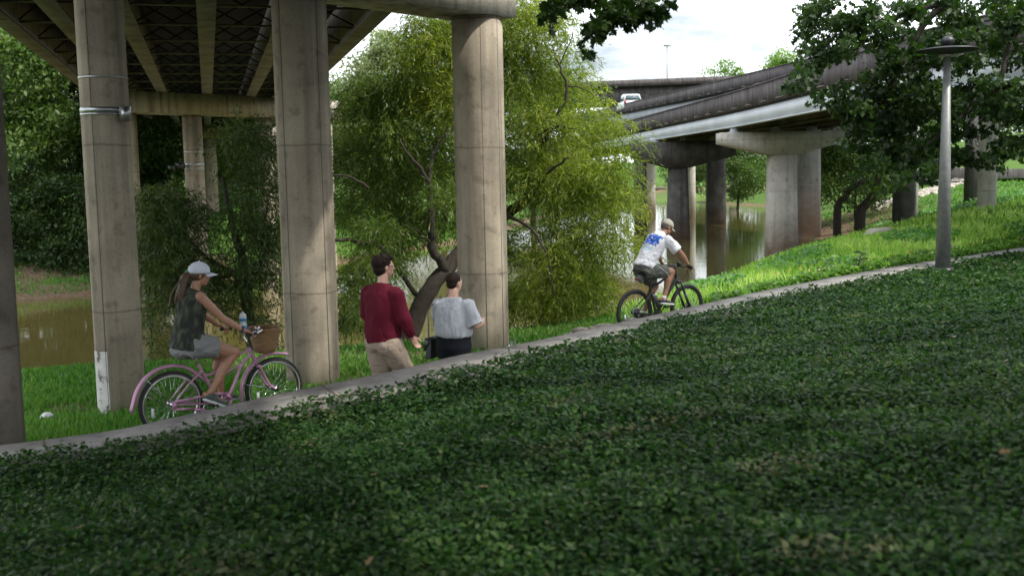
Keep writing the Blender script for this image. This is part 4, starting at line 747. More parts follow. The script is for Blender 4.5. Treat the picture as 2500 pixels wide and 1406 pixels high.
# driftwood along the far water line, litter
MAT['drift'] = plain('grey driftwood', (.20, .155, .12), .9, 0, .4, 6, .5)
for i, (x0, y0, x1, y1, YY, lab) in enumerate(((40, 725, 180, 742, 37.5, 'long pale branch lying on the far mud bank at left'), (90, 712, 140, 735, 38, 'short crooked branch on the far mud bank'), (1772, 466, 1835, 460, 150, 'flat driftwood logs in the far water under the bridge'), (1600, 462, 1632, 461, 190, 'reddish log lying in the far water left of the dark pier'))):
    a, b_ = at(x0, y0, YY), at(x1, y1, YY); m_ = (a + b_) / 2 + Vector((0, 0, .15)); tag(MB().tube([a, m_, b_], [.06 * YY / 38, .05 * YY / 38, .02 * YY / 38], 7).build('driftwood', 'drift'), lab, 'driftwood')
lp = onz(117, 1033, -.05); mb = MB(); mb.rings([[(lp.x + x * sc_, lp.y + y * sc_, g1(lp.x, lp.y) + z) for x, y in ((-.07, -.04), (.02, -.06), (.08, 0), (.03, .06), (-.06, .04))] for z, sc_ in ((.06, 1), (.085, .9), (.11, .5))]); tag(mb.build('litter', 'slotwhite'), 'crumpled white scrap lying on the grass at lower left', 'litter')

# ---------------------------------------------------------------- bicycles and people
def vray(*p): return Vector(p)
MAT['pink'] = plain('metallic pink paint', (.52, .27, .40), .28, .25, .12, 5); MAT['black'] = plain('satin black paint', (.030, .031, .034), .4, 0, .2, 20); MAT['tyre'] = MAT['rubber']
MAT['whitewall'] = plain('dirty white tyre wall', (.42, .41, .37), .7, 0, .2, 30); MAT['wicker'], t, b, o = newmat('woven wicker')
n = N(t, 'ShaderNodeTexWave'); n.inputs['Scale'].default_value = 16; n.inputs['Distortion'].default_value = 1.5; n.bands_direction = 'Z'; tcw = N(t, 'ShaderNodeTexCoord'); t.links.new(tcw.outputs['Object'], n.inputs['Vector'])
r = ramp(t, [(.2, (.06, .03, .012)), (.8, (.48, .28, .13))]); t.links.new(n.outputs['Fac'], r.inputs[0]); t.links.new(r.outputs[0], b.inputs['Base Color']); b.inputs['Roughness'].default_value = .7; bump(t, b, n.outputs['Fac'], .8, .01)
def skin(name, c): 
    m, t, b, o = newmat(name); n = noise(t, 25, 3); r = ramp(t, [(.3, tuple(v * .86 for v in c)), (.7, c)]); t.links.new(n.outputs['Fac'], r.inputs[0]); t.links.new(r.outputs[0], b.inputs['Base Color']); b.inputs['Roughness'].default_value = .5
    b.inputs['Subsurface Weight'].default_value = .08; b.inputs['Subsurface Radius'].default_value = (.5, .2, .1); b.inputs['Subsurface Scale'].default_value = .02; return m
SK1, SK2, SK3 = skin('tanned skin', (.36, .185, .115)), skin('fair skin', (.56, .33, .25)), skin('light skin', (.60, .36, .27))
HAIRB, HAIRD = plain('brown hair', (.10, .055, .028), .55, 0, .5, 40, .6), plain('dark brown hair', (.022, .013, .009), .8, 0, .5, 90, .4, .2)

def wheel(par, x, zr, Rt, rt, white, label=None, spokes=32, refl=True, disc=False):
    w_ = MB(); w_.torus((x, 0, zr), (0, 1, 0), Rt - rt, rt, 64, 10); W_ = w_.build('wheel', 'tyre', par, label, True)
    if white: 
        for s in (-1, 1): MB().torus((x, s * rt * .62, zr), (0, 1, 0), Rt - rt * 1.25, rt * .62, 64, 6, flat=.45).build('tyre_wall', 'whitewall', W_, smooth=True)
    MB().torus((x, 0, zr), (0, 1, 0), Rt - rt * 2.15, .011, 64, 6, flat=1.3).build('rim', 'chrome' if white else 'black', W_, smooth=True)
    h = MB(); h.cyl((x, -.05, zr), (x, .05, zr), .018 if not disc else .024, n=16); h.cyl((x, -.055, zr), (x, -.035, zr), .03, n=16); h.cyl((x, .035, zr), (x, .055, zr), .03, n=16); h.build('hub', 'chrome' if white else 'black', W_)
    sp = MB()
    for i in range(spokes):
        a = 2 * math.pi * i / spokes; a2 = a + (.35 if i % 4 < 2 else -.35); s = .04 if i % 2 else -.04
        sp.tube([(x + .026 * math.cos(a2), s, zr + .026 * math.sin(a2)), (x + (Rt - rt * 2.2) * math.cos(a), 0, zr + (Rt - rt * 2.2) * math.sin(a))], .0016, 4)
    sp.build('spokes', 'chrome', W_)
    if refl:
        a = R(196); MB().box((x + (Rt * .62) * math.cos(a), -.028, zr + Rt * .62 * math.sin(a)), (.014, .004, .045), rz=0).build('reflector', 'slotwhite', W_)
    if disc: MB().torus((x, -.045, zr), (0, 1, 0), .07, .012, 32, 6, flat=.15).build('brake_disc', 'steel', W_)
    return W_
def crank(par, bb, v, mat, ring=.085, pedmat='rubber', yw=.09):
    C_ = MB(); C_.cyl((bb[0], -.05, bb[1]), (bb[0], .05, bb[1]), .026, n=16); C_.torus((bb[0], -.052, bb[1]), (0, 1, 0), ring, .006, 40, 6)
    for k in range(5): a = k * 1.2566; C_.tube([(bb[0], -.052, bb[1]), (bb[0] + ring * math.cos(a), -.052, bb[1] + ring * math.sin(a))], .006, 6)
    c_ = C_.build('crankset', mat, par)
    for s in (-1, 1):
        q = (bb[0] - s * 0 + (v[0] if s < 0 else -v[0]), s * .07, bb[1] + (v[1] if s < 0 else -v[1]))
        MB().tube([(bb[0], s * .06, bb[1]), q], [.013, .010], 8).build('crank_arm', mat, c_)
        MB().box((q[0], s * (.07 + .055), q[2] + .002), (.048, .048, .010)).build('pedal', pedmat, c_)
def fender(par, x, zr, Rf, a0, a1, mat, hw=.032):
    rs = []; k = 40
    for i in range(k + 1):
        a = a0 + (a1 - a0) * i / k; cs, sn = math.cos(a), math.sin(a); ring = []
        fl = 1 + .035 * (max(0, i - k + 4) / 4) + .05 * (max(0, 4 - i) / 4)
        for (dy, dr) in ((-hw, -.020), (-hw * .7, 0), (0, .010), (hw * .7, 0), (hw, -.020), (hw * .65, -.006), (0, .004), (-hw * .65, -.006)): ring.append((x + (Rf * fl + dr) * cs, dy, zr + (Rf * fl + dr) * sn))
        rs.append(ring)
    return fixn(MB().rings(rs).build('fender', mat, par, smooth=True))

def fingers(mb, wrist, fwd, palm, side, curl=1.0, L=.085, bar=None, thumb=1):
    # palm: towards the palm face; side: towards the thumb
    fwd, palm, side = Vector(fwd).normalized(), Vector(palm).normalized(), Vector(side).normalized(); wv = Vector(wrist)
    mb.tube([wv - fwd * .01, wv + fwd * .03, wv + fwd * .085], [(.024, .017), (.036, .016), (.040, .012)], 12, side=side); mb.ball(wv + fwd * .05, (.034, .034, .018), ax=(fwd, side, palm))
    for i, (o_, l_) in enumerate(((.030, .92), (.010, 1.0), (-.010, .94), (-.029, .76))):
        p = wv + fwd * (.083 - .004 * abs(i - 1)) + side * o_; a = .25 * curl; pts = [p - fwd * .02, p]; 
        for sg, inc in ((.38, .85), (.33, .95), (.29, .8)):
            d = fwd * math.cos(a) + palm * math.sin(a); p = p + d * (L * l_ * sg); pts.append(p); a += inc * curl
        mb.cone(pts, [.0095, .0098, .0090, .0082, .0070], 8)
    p = wv + fwd * .025 + side * .028; d = (side * .75 + fwd * .7 + palm * .25).normalized(); q = p + d * .038; d2 = (fwd * .8 + side * .1 + palm * .75 * curl).normalized(); mb.cone([p, q, q + d2 * .03, q + (d2 + palm * .5 * curl).normalized() * .052], [.013, .0115, .010, .008], 8)
def headmesh(mb, c, f, up, s=1.0):
    f = Vector(f).normalized(); up = Vector(up); up = (up - f * up.dot(f)).normalized(); l = up.cross(f); c = Vector(c); ax = (f, l, up)
    P = lambda a, b_, d: c + f * (a * s) + l * (b_ * s) + up * (d * s)
    mb.ball(P(-.008, 0, .028), (.098 * s, .076 * s, .092 * s), 18, 12, ax); mb.ball(P(.022, 0, -.045), (.070 * s, .056 * s, .068 * s), 16, 10, ax); mb.ball(P(.050, 0, -.088), (.030 * s, .030 * s, .022 * s), 12, 8, ax)
    mb.cone([P(.088, 0, .018), P(.108, 0, -.018), P(.098, 0, -.028)], [.010 * s, .0135 * s, .012 * s], 8); mb.tube([P(.078, -.035, .028), P(.092, 0, .03), P(.078, .035, .028)], .010 * s, 8)
    mb.tube([P(.082, -.022, -.056), P(.092, 0, -.054), P(.082, .022, -.056)], .0075 * s, 8)
    for k in (-1, 1):
        mb.ball(P(-.002, k * .077, -.008), (.019 * s, .008 * s, .030 * s), 12, 8, ax); mb.ball(P(.066, k * .032, -.022), (.02 * s, .02 * s, .02 * s), 10, 6, ax)
    return P, ax
def eyes(P, par):
    for k in (-1, 1):
        E_ = MB().ball(P(.083, k * .031, .010), .012, 10, 7).build('eye', MAT['slotwhite'], par); MB().ball(P(.093, k * .031, .010), .0048, 8, 6).build('pupil', HAIRD, E_)
def shoe(par, heel, toe, label, mats=('black', 'slotwhite'), w_=.045, up=(0, 0, 1)):
    heel, toe = Vector(heel), Vector(toe); d = (toe - heel).normalized(); s = Vector((0, 1, 0)); u = s.cross(d) * -1; u = d.cross(s) * -1 if u.z < 0 else u; u = Vector((0, 0, 1)) - d * d.z; u.normalize(); L_ = (toe - heel).length
    m = MB(); K = [(-.03, .55, .050), (.0, .80, .072), (.10, .82, .078), (.30, .80, .085), (.45, .88, .066), (.65, 1.05, .046), (.85, .98, .036), (.97, .7, .026), (1.03, .3, .012)]
    m.rings([[heel + d * (L_ * a) + s * (w_ * wd * math.cos(q)) + u * (.012 + h * (.5 + .5 * math.sin(q))) for q in [2 * math.pi * j / 14 for j in range(14)]] for a, wd, h in K]); S = fixn(m.build('shoe', mats[0], par, label, True))
    m = MB(); m.rings([[heel + d * (L_ * a) + s * (w_ * wd * 1.06 * x) + u * z for x, z in ((-1, 0), (1, 0), (1, .024), (-1, .024))] for a, wd, h in K]); fixn(m.build('sole', mats[1], S))
    st = MB()
    for a in (.38, .46, .54): st.tube([heel + d * (L_ * a) + s * (w_ * .55) + u * (.085 - .28 * (a - .3) * .4), heel + d * (L_ * a) + u * (.100 - .2 * (a - .3)), heel + d * (L_ * a) - s * (w_ * .55) + u * (.085 - .28 * (a - .3) * .4)], .004, 6)
    st.build('laces', mats[2] if len(mats) > 2 else 'slotwhite', S); return S
def cap(par, P, ax, mat, s=1.0, back=False, label=None):
    f, l, u = ax; c = P(-.006, 0, .038); m = MB(); rs = []
    for i in range(9):
        th = math.pi / 2 * i / 8; rs.append([c + f * (.108 * s * math.cos(th) * math.cos(a)) + l * (.086 * s * math.cos(th) * math.sin(a)) + u * (.092 * s * math.sin(th) + .004) for a in [2 * math.pi * j / 24 for j in range(24)]])
    rs = [[p - u * .022 for p in rs[0]]] + rs[:-1] + [[c + u * (.096 * s) + (p - c).normalized() * .003 for p in rs[-2]]]
    C_ = m.rings(rs).build('cap', mat, par, label, True); fixn(C_)
    b = MB(); rs = []
    for i in range(7):
        q = (i / 6 * 2 - 1); yy = q * .072 * s; ln = .155 * s * math.sqrt(max(1 - (q * .95) ** 2, .05)) ; base = .085 * s * math.sqrt(max(1 - (q * .8) ** 2, 0)); dz = -.020 - .018 * q * q
        p0 = c + f * base + l * yy + u * (dz + .012); p1 = c + f * (base + ln * .62) + l * yy + u * (dz - .012); rs.append([p0 + u * .004, p1 + u * .002, p1 - u * .003, p0 - u * .004])
    fixn(b.rings(rs).build('visor', mat, C_, smooth=False)); MB().ball(c + u * (.098 * s), .007).build('button', mat, C_)
    if back:
        MB().torus(c - f * (.096 * s) + u * .010, (f + u * .35), .034, .005, 20, 6, a0=0, a1=math.pi, start=l).build('strap_opening', mat, C_)
        g = MB(); g.ball(c - f * (.086 * s) + u * .002, (.022, .026, .020), ax=ax); g.build('hair_gap', HAIRD, C_)
    return C_

# ---- pink cruiser and rider
def unitframe(name, loc, ang, label, cat, group=None): return empty(name, loc, label, cat, group, rz=ang, local=True)
angW = R(40); rw_ = onz(418, 986, .335); gw = Vector((rw_.x, rw_.y, 0.0))
B = unitframe('bicycle', gw, angW, 'pink cruiser bicycle with fenders, cream wheels and a wicker basket', 'bicycle', 'bicycles ridden along the path')
wheel(B, 0, .335, .335, .026, True); wheel(B, 1.13, .335, .335, .026, True)
bb = (.50, .285); fm = MB()
fm.tube([(.86, 0, .805), (.925, 0, .655)], .021, 12)
for s in (-.0,): 
    fm.tube(densify([(.872, 0, .775), (.76, 0, .745), (.62, 0, .665), (.46, 0, .585), (.35, 0, .575)], 4).tolist(), .0155, 10)
    fm.tube(densify([(.885, 0, .735), (.78, 0, .645), (.71, 0, .50), (.62, 0, .34), (.50, 0, .285)], 4).tolist(), .018, 10)
fm.tube([(.30, 0, .70), (.50, 0, .285)], .0165, 10); fm.tube(densify([(.79, 0, .655), (.66, 0, .60), (.52, 0, .53), (.385, 0, .52)], 3).tolist(), .011, 8)
for s in (-1, 1):
    fm.tube(densify([(.34, s * .012, .62), (.22, s * .05, .56), (.10, s * .062, .45), (0, s * .064, .335)], 3).tolist(), .0095, 8); fm.tube([(.49, s * .02, .285), (.38, s * .055, .29), (0, s * .064, .335)], .0105, 8)
fm.ball((.50, 0, .285), (.034, .04, .034)); remesh(fm, 'frame', 'pink', B, .0065, 1)
fk = MB(); fk.tube([(.925, 0, .66), (.945, 0, .61)], .018, 10); fk.box((.948, 0, .60), (.022, .055, .014))
for s in (-1, 1): fk.tube(densify([(.95, s * .048, .60), (1.0, s * .05, .50), (1.06, s * .05, .385), (1.13, s * .052, .335)], 4).tolist(), [.0135] * 12 + [.010], 8)
fk.build('fork', 'pink', B, smooth=True)
fender(B, 0, .335, .392, R(183), R(28), 'pink'); fender(B, 1.13, .335, .382, R(200), R(62), 'pink')
st = MB()
for s in (-1, 1): st.tube([(0, s * .07, .335), (-.26, s * .03, .335 + .30)], .003, 6); st.tube([(1.13, s * .06, .335), (.80, s * .03, .42)], .003, 6)
st.build('fender_stays', 'chrome', B)
crank(B, bb, (-.105, -.0), 'chrome')
cg = MB(); outer = [(-.02, .37), (.20, .385), (.42, .40), (.58, .385), (.625, .30), (.58, .20), (.45, .175), (.2, .255), (-.02, .285)]; inner = [(.03, .35), (.22, .362), (.40, .37), (.545, .352), (.585, .295), (.548, .225), (.455, .205), (.22, .28), (.03, .30)]
for j in range(len(outer)):
    a, b_ = outer[j], outer[(j + 1) % len(outer)]; c_, d__ = inner[(j + 1) % len(outer)], inner[j]; cg.hull8([(q[0], y, q[1]) for y in (-.078, -.070) for q in (a, b_, c_, d__)])
fixn(cg.build('chain_guard', 'pink', B)); MB().tube([(0, -.055, .31), (.25, -.055, .235), (.5, -.055, .20)], .005, 6).build('chain', 'darksteel', B)
sp = MB(); sp.cyl((.30, 0, .69), (.262, 0, .80), .0125, n=12); sp.build('seat_post', 'chrome', B, smooth=True)
sd_ = MB(); sd_.ball((.22, 0, .80), (.12, .10, .038)); sd_.ball((.35, 0, .803), (.12, .035, .026)); remesh(sd_, 'saddle', plain('brown saddle', (.12, .07, .045), .5), B, .008, 3)
hb = MB(); hb.tube([(.86, 0, .80), (.825, 0, .93)], .013, 10); 
hb.tube(densify([(.70, -.30, .985), (.80, -.285, .985), (.90, -.24, 1.005), (.91, -.12, .985), (.84, 0, .93), (.91, .12, .985), (.90, .24, 1.005), (.80, .285, .985), (.70, .30, .985)], 5).tolist(), .0112, 8); hb.build('handlebar', 'chrome', B, smooth=True)
for s in (-1, 1): MB().cyl((.69, s * .302, .985), (.815, s * .284, .985), .0165, .0165, 12).build('grip', 'rubber', B)
MB().tube([(.87, -.25, .99), (.80, -.27, .955), (.74, -.29, .95)], .005, 6).build('brake_lever', 'chrome', B)
MB().ball((.89, -.16, 1.02), (.028, .028, .02)).build('bell', 'chrome', B, smooth=True)
bk = MB(); rs = []
for z, a, b_, sh in ((.735, .095, .12, .0), (.79, .115, .14, .0), (.88, .135, .165, .003), (.975, .148, .185, .006), (.99, .155, .19, .006), (.975, .140, .175, .006), (.88, .125, .155, .003), (.75, .09, .11, 0)):
    rs.append([(1.035 + sh + (a * (1 if math.cos(q) > 0 else .85)) * math.copysign(abs(math.cos(q)) ** .7, math.cos(q)), b_ * math.copysign(abs(math.sin(q)) ** .7, math.sin(q)), z + .012 * math.sin(3 * q) * (z > .9)) for q in [2 * math.pi * j / 36 for j in range(36)]])
K_ = fixn(bk.rings(rs).build('basket', MAT['wicker'], B, smooth=True)); MB().tube([(1.04 + .155 * math.cos(q), .19 * math.sin(q), .992) for q in [2 * math.pi * j / 30 for j in range(31)]], .010, 8).build('basket_rim', MAT['wicker'], K_, smooth=True)
ks = MB(); ks.tube([(.40, .06, .29), (.30, .14, .03)], .009, 8); ks.build('kickstand', 'chrome', B)
# bottle (rests in a holder on the bar)
def tolocal(root, px, py, Y): 
    a = root.rotation_euler.z; p = at(px, py, Y) - Vector(root.location); return Vector((p.x * math.cos(-a) - p.y * math.sin(-a), p.x * math.sin(-a) + p.y * math.cos(-a), p.z))
MAT['bottle'] = plain('translucent pale bottle plastic', (.55, .62, .66), .35); MAT['blue'] = plain('bright blue plastic', (.03, .20, .42), .4)
bo = unitframe('water_bottle', gw, angW, 'pale bottle with blue bands standing at the handlebar of the pink bicycle', 'bottle'); bx0, by0 = .735, -.16
mb = MB(); mb.rings([[(bx0 + r * math.cos(q), by0 + r * math.sin(q), z) for q in [2 * math.pi * j / 20 for j in range(20)]] for z, r in ((.985, .034), (1.03, .036), (1.075, .036), (1.09, .030), (1.10, .036), (1.15, .036), (1.165, .030))]); mb.build('bottle_body', 'bottle', bo, smooth=True)
for z0, z1 in ((.99, 1.065), (1.11, 1.142)): MB().cyl((bx0, by0, z0), (bx0, by0, z1), .0368, .0368, 20).build('blue_band', 'blue', bo, smooth=True)
MB().cyl((bx0, by0, 1.165), (bx0, by0, 1.185), .033, .026, 20).build('lid', 'slotwhite', bo); MB().cyl((bx0, by0, 1.185), (bx0, by0, 1.208), .010, .009, 12).build('spout', 'bottle', bo)
MB().torus((bx0, by0, 1.0), (0, 0, 1), .04, .004, 20, 6).build('cup_holder', 'darksteel', B); MB().tube([(bx0 + .04, by0, 1.0), (.885, -.17, .998)], .006, 6).build('holder_arm', 'darksteel', B)

W = unitframe('person', gw, angW, 'woman in dark sleeveless top, grey shorts and light cap riding the pink bicycle', 'person')
b0 = MB(); hd = (.362, 0, 1.60); f_ = (.95, -.28, -.05)
Pw, axw = headmesh(b0, hd, f_, (.08, 0, 1), .98)
b0.cone([(.30, 0, 1.43), (.335, 0, 1.53)], [.052, .047]); b0.tube([(.21, 0, .86), (.22, 0, .95), (.235, 0, 1.08), (.255, 0, 1.22), (.275, 0, 1.34), (.285, 0, 1.42), (.30, 0, 1.46)], [(.13, .10), (.165, .12), (.13, .10), (.14, .105), (.15, .11), (.14, .08), (.06, .055)], 18, side=(0, 1, 0))
for s, kn, an, hl, to in ((-1, (.64, -.13, .79), (.375, -.125, .43), (.31, -.125, .36), (.53, -.13, .245)), (1, (.585, .12, .73), (.585, .12, .36), (.54, .12, .285), (.77, .13, .255))):
    b0.cone([(.24, s * .085, .90), (.43, s * .11, .865), kn], [.095, .085, .060]); kv = Vector(kn); av = Vector(an); b0.cone([kv, kv.lerp(av, .3) + Vector((-.02, 0, 0)), kv.lerp(av, .75), av], [.056, .058, .040, .033]); b0.cone([av, Vector(hl) + Vector((0, 0, .045)), Vector(to).lerp(Vector(hl), .3) + Vector((0, 0, .04))], [.034, .03, .026])
    sh = Vector((.285, s * .165, 1.40)); el = Vector((.48, s * .235, 1.17)); wr = Vector((.665, s * .292, 1.035)); b0.cone([sh, sh.lerp(el, .5), el], [.050, .043, .036]); b0.cone([el, el.lerp(wr, .35), wr], [.037, .037, .024])
    fingers(b0, wr, (.88, s * .02, -.34), (-.15, 0, -1), (0, -s, 0), 1.05)
remesh(b0, 'body', SK1, W, .0062, 3)
for s in (-1,): pass
tp = MB(); tp.tube([(.185, 0, .86), (.205, 0, .95), (.225, 0, 1.08), (.25, 0, 1.22), (.27, 0, 1.34), (.285, 0, 1.425), (.297, 0, 1.462)], [(.205, .17), (.195, .155), (.17, .14), (.17, .138), (.178, .138), (.145, .10), (.085, .075)], 26, side=(0, 1, 0)); tp.ball((.285, -.15, 1.39), (.055, .045, .055)); tp.ball((.285, .15, 1.39), (.055, .045, .055))
mm, t, b, o = newmat('dark patterned top'); n = noise(t, 16, 4, (1, 1, .6)); r = ramp(t, [(.45, (.016, .020, .016)), (.62, (.05, .058, .035)), (.75, (.10, .10, .06))]); t.links.new(n.outputs['Fac'], r.inputs[0]); t.links.new(r.outputs[0], b.inputs['Base Color']); b.inputs['Roughness'].default_value = .9; bump(t, b, noise(t, 8, 3, (1, 1, .3)).outputs['Fac'], .8, .03)
remesh(tp, 'sleeveless_top', mm, W, .0085, 5, fold=.028, fs=(8, 8, 4))
GREYF = fabric('grey shorts cloth', (.22, .225, .22)); sh_ = MB(); sh_.tube([(.14, 0, .81), (.18, 0, .87), (.22, 0, .97)], [(.18, .11), (.19, .14), (.17, .13)], 20, side=(0, 1, 0))
for s in (-1, 1): sh_.tube([(.20, s * .09, .90), (.32, s * .11, .885), (.46, s * .12, .868)], [.125, .118, .112], 18)
sh_.ball((.14, 0, .86), (.10, .16, .09)); remesh(sh_, 'shorts', GREYF, W, .0085, 5, fold=.028, fs=(6, 9, 9))
SHG = plain('grey green trainer mesh', (.07, .10, .09), .8, 0, .4, 60); shoe(W, (.29, -.125, .345), (.535, -.13, .225), None, (SHG, 'slotwhite')); shoe(W, (.52, .12, .262), (.78, .13, .248), None, (SHG, 'slotwhite'))
CAPW = fabric('pale grey blue cap cloth', (.56, .60, .66), st=.3); cap(W, Pw, axw, CAPW, 1.02); eyes(Pw, W)
hr = MB(); hr.ball(Pw(-.022, 0, .012), (.090, .083, .080), 16, 10, axw); p0 = Pw(-.10, 0, .02)
hr.tube(densify([tuple(p0), (.20, .0, 1.565), (.165, -.01, 1.46), (.15, -.01, 1.36), (.15, 0, 1.31)], 4).tolist(), [.028, .036, .042, .045, .045, .044, .043, .042, .04, .038, .036, .032, .028, .022, .016, .011, .006], 10); hr.ball(p0, .034)
for k in range(9): a = rng.normal(size=3) * .018; hr.tube(densify([tuple(p0), (.20 + a[0], a[1], 1.56), (.15 + a[0] * 2, a[1] * 2, 1.44), (.14 + a[0] * 2.5, a[1] * 2.5, 1.32 + a[2])], 4).tolist(), .010, 6)
remesh(hr, 'hair', HAIRB, W, .0065, 1); MB().torus(Vector(p0) + Vector((-.02, 0, -.005)), (-1, 0, -.3), .030, .009, 20, 8).build('hair_tie', plain('green hair tie', (.02, .30, .16), .6), W, smooth=True)
gl = MB()
for k in (-1, 1): gl.tube([Pw(.098, k * .012, .012), Pw(.09, k * .056, .014), Pw(.0, k * .08, .012)], .0025, 6)
gl.build('glasses', 'darksteel', W); MB().torus((.652, -.288, 1.045), (.8, 0, -.55), .030, .007, 20, 6, flat=1.6).build('wrist_watch', 'black', W, smooth=True)

# ---- black mountain bike and rider
angM = R(35); rm = onz(1549, 762, .39); gm = Vector((rm.x, rm.y, .02))
B2 = unitframe('bicycle', gm, angM, 'matt black mountain bike with thick tyres and disc brakes', 'bicycle', 'bicycles ridden along the path')
wheel(B2, 0, .365, .365, .030, False, disc=True); wheel(B2, 1.13, .365, .365, .030, False, disc=True)
bb = (.45, .30); fm = MB(); fm.tube([(.862, 0, .985), (.918, 0, .80)], .026, 12); fm.tube([(.335, 0, .71), (.868, 0, .945)], .021, 12); fm.tube([(.905, 0, .835), (.46, 0, .31)], (.030), 12); fm.tube([(.325, 0, .74), (.45, 0, .30)], .020, 12); fm.ball((.45, 0, .30), (.042, .045, .042))
for s in (-1, 1): fm.tube([(.345, s * .014, .66), (.18, s * .05, .52), (0, s * .065, .365)], .011, 8); fm.tube([(.44, s * .03, .30), (.30, s * .06, .315), (0, s * .065, .36)], .013, 8)
remesh(fm, 'frame', 'black', B2, .0068, 1)
fk = MB(); fk.box((.932, 0, .775), (.030, .075, .018))
for s in (-1, 1): fk.tube([(.925, s * .068, .80), (1.02, s * .068, .60)], .017, 12); fk.tube([(1.015, s * .068, .61), (1.13, s * .068, .365)], .022, 12)
fk.torus((1.13, 0, .365), (0, 1, 0), .40, .010, 20, 6, a0=R(60), a1=R(120), start=(1, 0, 0)) if False else None
fk.build('fork', 'black', B2, smooth=True); crank(B2, bb, (.135, .115), 'darksteel', .075)
MB().cyl((.332, 0, .70), (.268, 0, .945), .015, n=12).build('seat_post', 'black', B2, smooth=True)
sd_ = MB(); sd_.ball((.20, 0, .965), (.10, .075, .028)); sd_.ball((.33, 0, .965), (.12, .028, .022)); remesh(sd_, 'saddle', 'rubber', B2, .008, 3)
GBAG = plain('grey bag cloth', (.14, .15, .14), .8, 0, .3, 20); sb = MB(); sb.ball((.12, 0, .90), (.075, .055, .055)); sb.ball((.15, 0, .86), (.05, .045, .05)); SB = remesh(sb, 'saddle_bag', GBAG, B2, .008, 3); MB().box((.045, 0, .885), (.006, .018, .020)).build('rear_light', 'red', SB)
hb = MB(); hb.tube([(.862, 0, .985), (.87, 0, 1.02), (.92, 0, 1.035)], .018, 10); hb.tube(densify([(.90, -.35, 1.035), (.92, -.12, 1.04), (.93, 0, 1.035), (.92, .12, 1.04), (.90, .35, 1.035)], 4).tolist(), .0135, 8); hb.build('handlebar', 'black', B2, smooth=True)
for s in (-1, 1): MB().cyl((.902, s * .24, 1.036), (.898, s * .37, 1.034), .018, .018, 12).build('grip', 'rubber', B2); MB().tube([(.93, s * .20, 1.03), (.98, s * .24, 1.0), (.985, s * .33, .985)], .006, 6).build('brake_lever', 'darksteel', B2)
cbl = MB()
for s, q in ((-1, .02), (-1, .05), (1, .03)): cbl.tube(densify([(.93, s * .18, 1.03), (1.02 + q, s * .10, .96 - q), (.99 + q, s * .05, .84), (.93, s * .03, .80)], 5).tolist(), .0032, 5)
cbl.build('cables', 'rubber', B2); MB().box((.93, -.03, 1.075), (.018, .032, .028)).build('bar_computer', 'black', B2)
MB().torus((.45, -.055, .30), (0, 1, 0), .082, .006, 36, 6).build('chainring', 'darksteel', B2); cs = MB()
for k, rr in enumerate((.030, .042, .054)): cs.torus((0, -.058 + .006 * k, .365), (0, 1, 0), rr, .006, 30, 6)
cs.cyl((0, -.06, .365), (0, -.03, .365), .05, n=20); cs.tube([(.0, -.06, .33), (.03, -.065, .27)], .014, 8); cs.cyl((.03, -.07, .26), (.03, -.055, .26), .028, n=16); cs.build('cassette', 'darksteel', B2)
MB().tube([(.45, -.055, .382), (0, -.055, .41), (-.05, -.055, .365), (.03, -.06, .235), (.45, -.055, .218)], .005, 6).build('chain', 'darksteel', B2)
bt = unitframe('water_bottle', gm, angM, 'grey bottle with white cap on the frame of the black mountain bike', 'bottle'); a_, b_ = Vector((.50, 0, .42)), Vector((.43, 0, .60)); d = (b_ - a_).normalized()
MB().cyl(a_, b_, .036, .036, 20).build('bottle_body', GBAG, bt, smooth=True); MB().cyl(b_, b_ + d * .03, .036, .026, 20).build('lid', 'slotwhite', bt, smooth=True); MB().cyl(b_ + d * .03, b_ + d * .055, .012, n=12).build('spout', 'black', bt)
Mn = unitframe('person', gm, angM, 'man in white t-shirt with blue back print and tan cap riding the black mountain bike', 'person')
b0 = MB(); hd = (.695, 0, 1.665); Pm, axm = headmesh(b0, hd, (.86, -.12, -.48), (.5, 0, .87), 1.0)
b0.cone([(.57, 0, 1.53), (.65, 0, 1.61)], [.060, .055]); b0.tube([(.20, 0, 1.0), (.24, 0, 1.08), (.31, 0, 1.22), (.42, 0, 1.38), (.52, 0, 1.49), (.58, 0, 1.55)], [(.14, .11), (.165, .12), (.145, .11), (.165, .12), (.17, .10), (.07, .06)], 18, side=(0, 1, 0))
for s, kn, an, hl, to in ((-1, (.665, -.14, .965), (.51, -.12, .565), (.44, -.12, .50), (.68, -.135, .455)), (1, (.56, .13, .73), (.30, .12, .33), (.23, .12, .26), (.48, .13, .20))):
    kv = Vector(kn); av = Vector(an); b0.cone([(.25, s * .09, 1.02), Vector((.25, s * .09, 1.02)).lerp(kv, .5), kv], [.10, .085, .060]); b0.cone([kv, kv.lerp(av, .3) + Vector((-.03, 0, 0)), kv.lerp(av, .7), av], [.058, .060, .042, .036]); b0.cone([av, Vector(hl) + Vector((0, 0, .045)), Vector(to).lerp(Vector(hl), .3) + Vector((0, 0, .04))], [.036, .032, .028])
    sh = Vector((.56, s * .185, 1.475)); el = Vector((.755, s * .275, 1.245)); wr = Vector((.855, s * .305, 1.09)); b0.cone([sh, sh.lerp(el, .5), el], [.056, .048, .042]); b0.cone([el, el.lerp(wr, .35), wr], [.044, .045, .029]); fingers(b0, wr + Vector((0, 0, -.005)), (.72, s * .02, -.68), (-.6, 0, -.75), (.05, -s, 0), 1.1)
remesh(b0, 'body', SK1, Mn, .0064, 3)
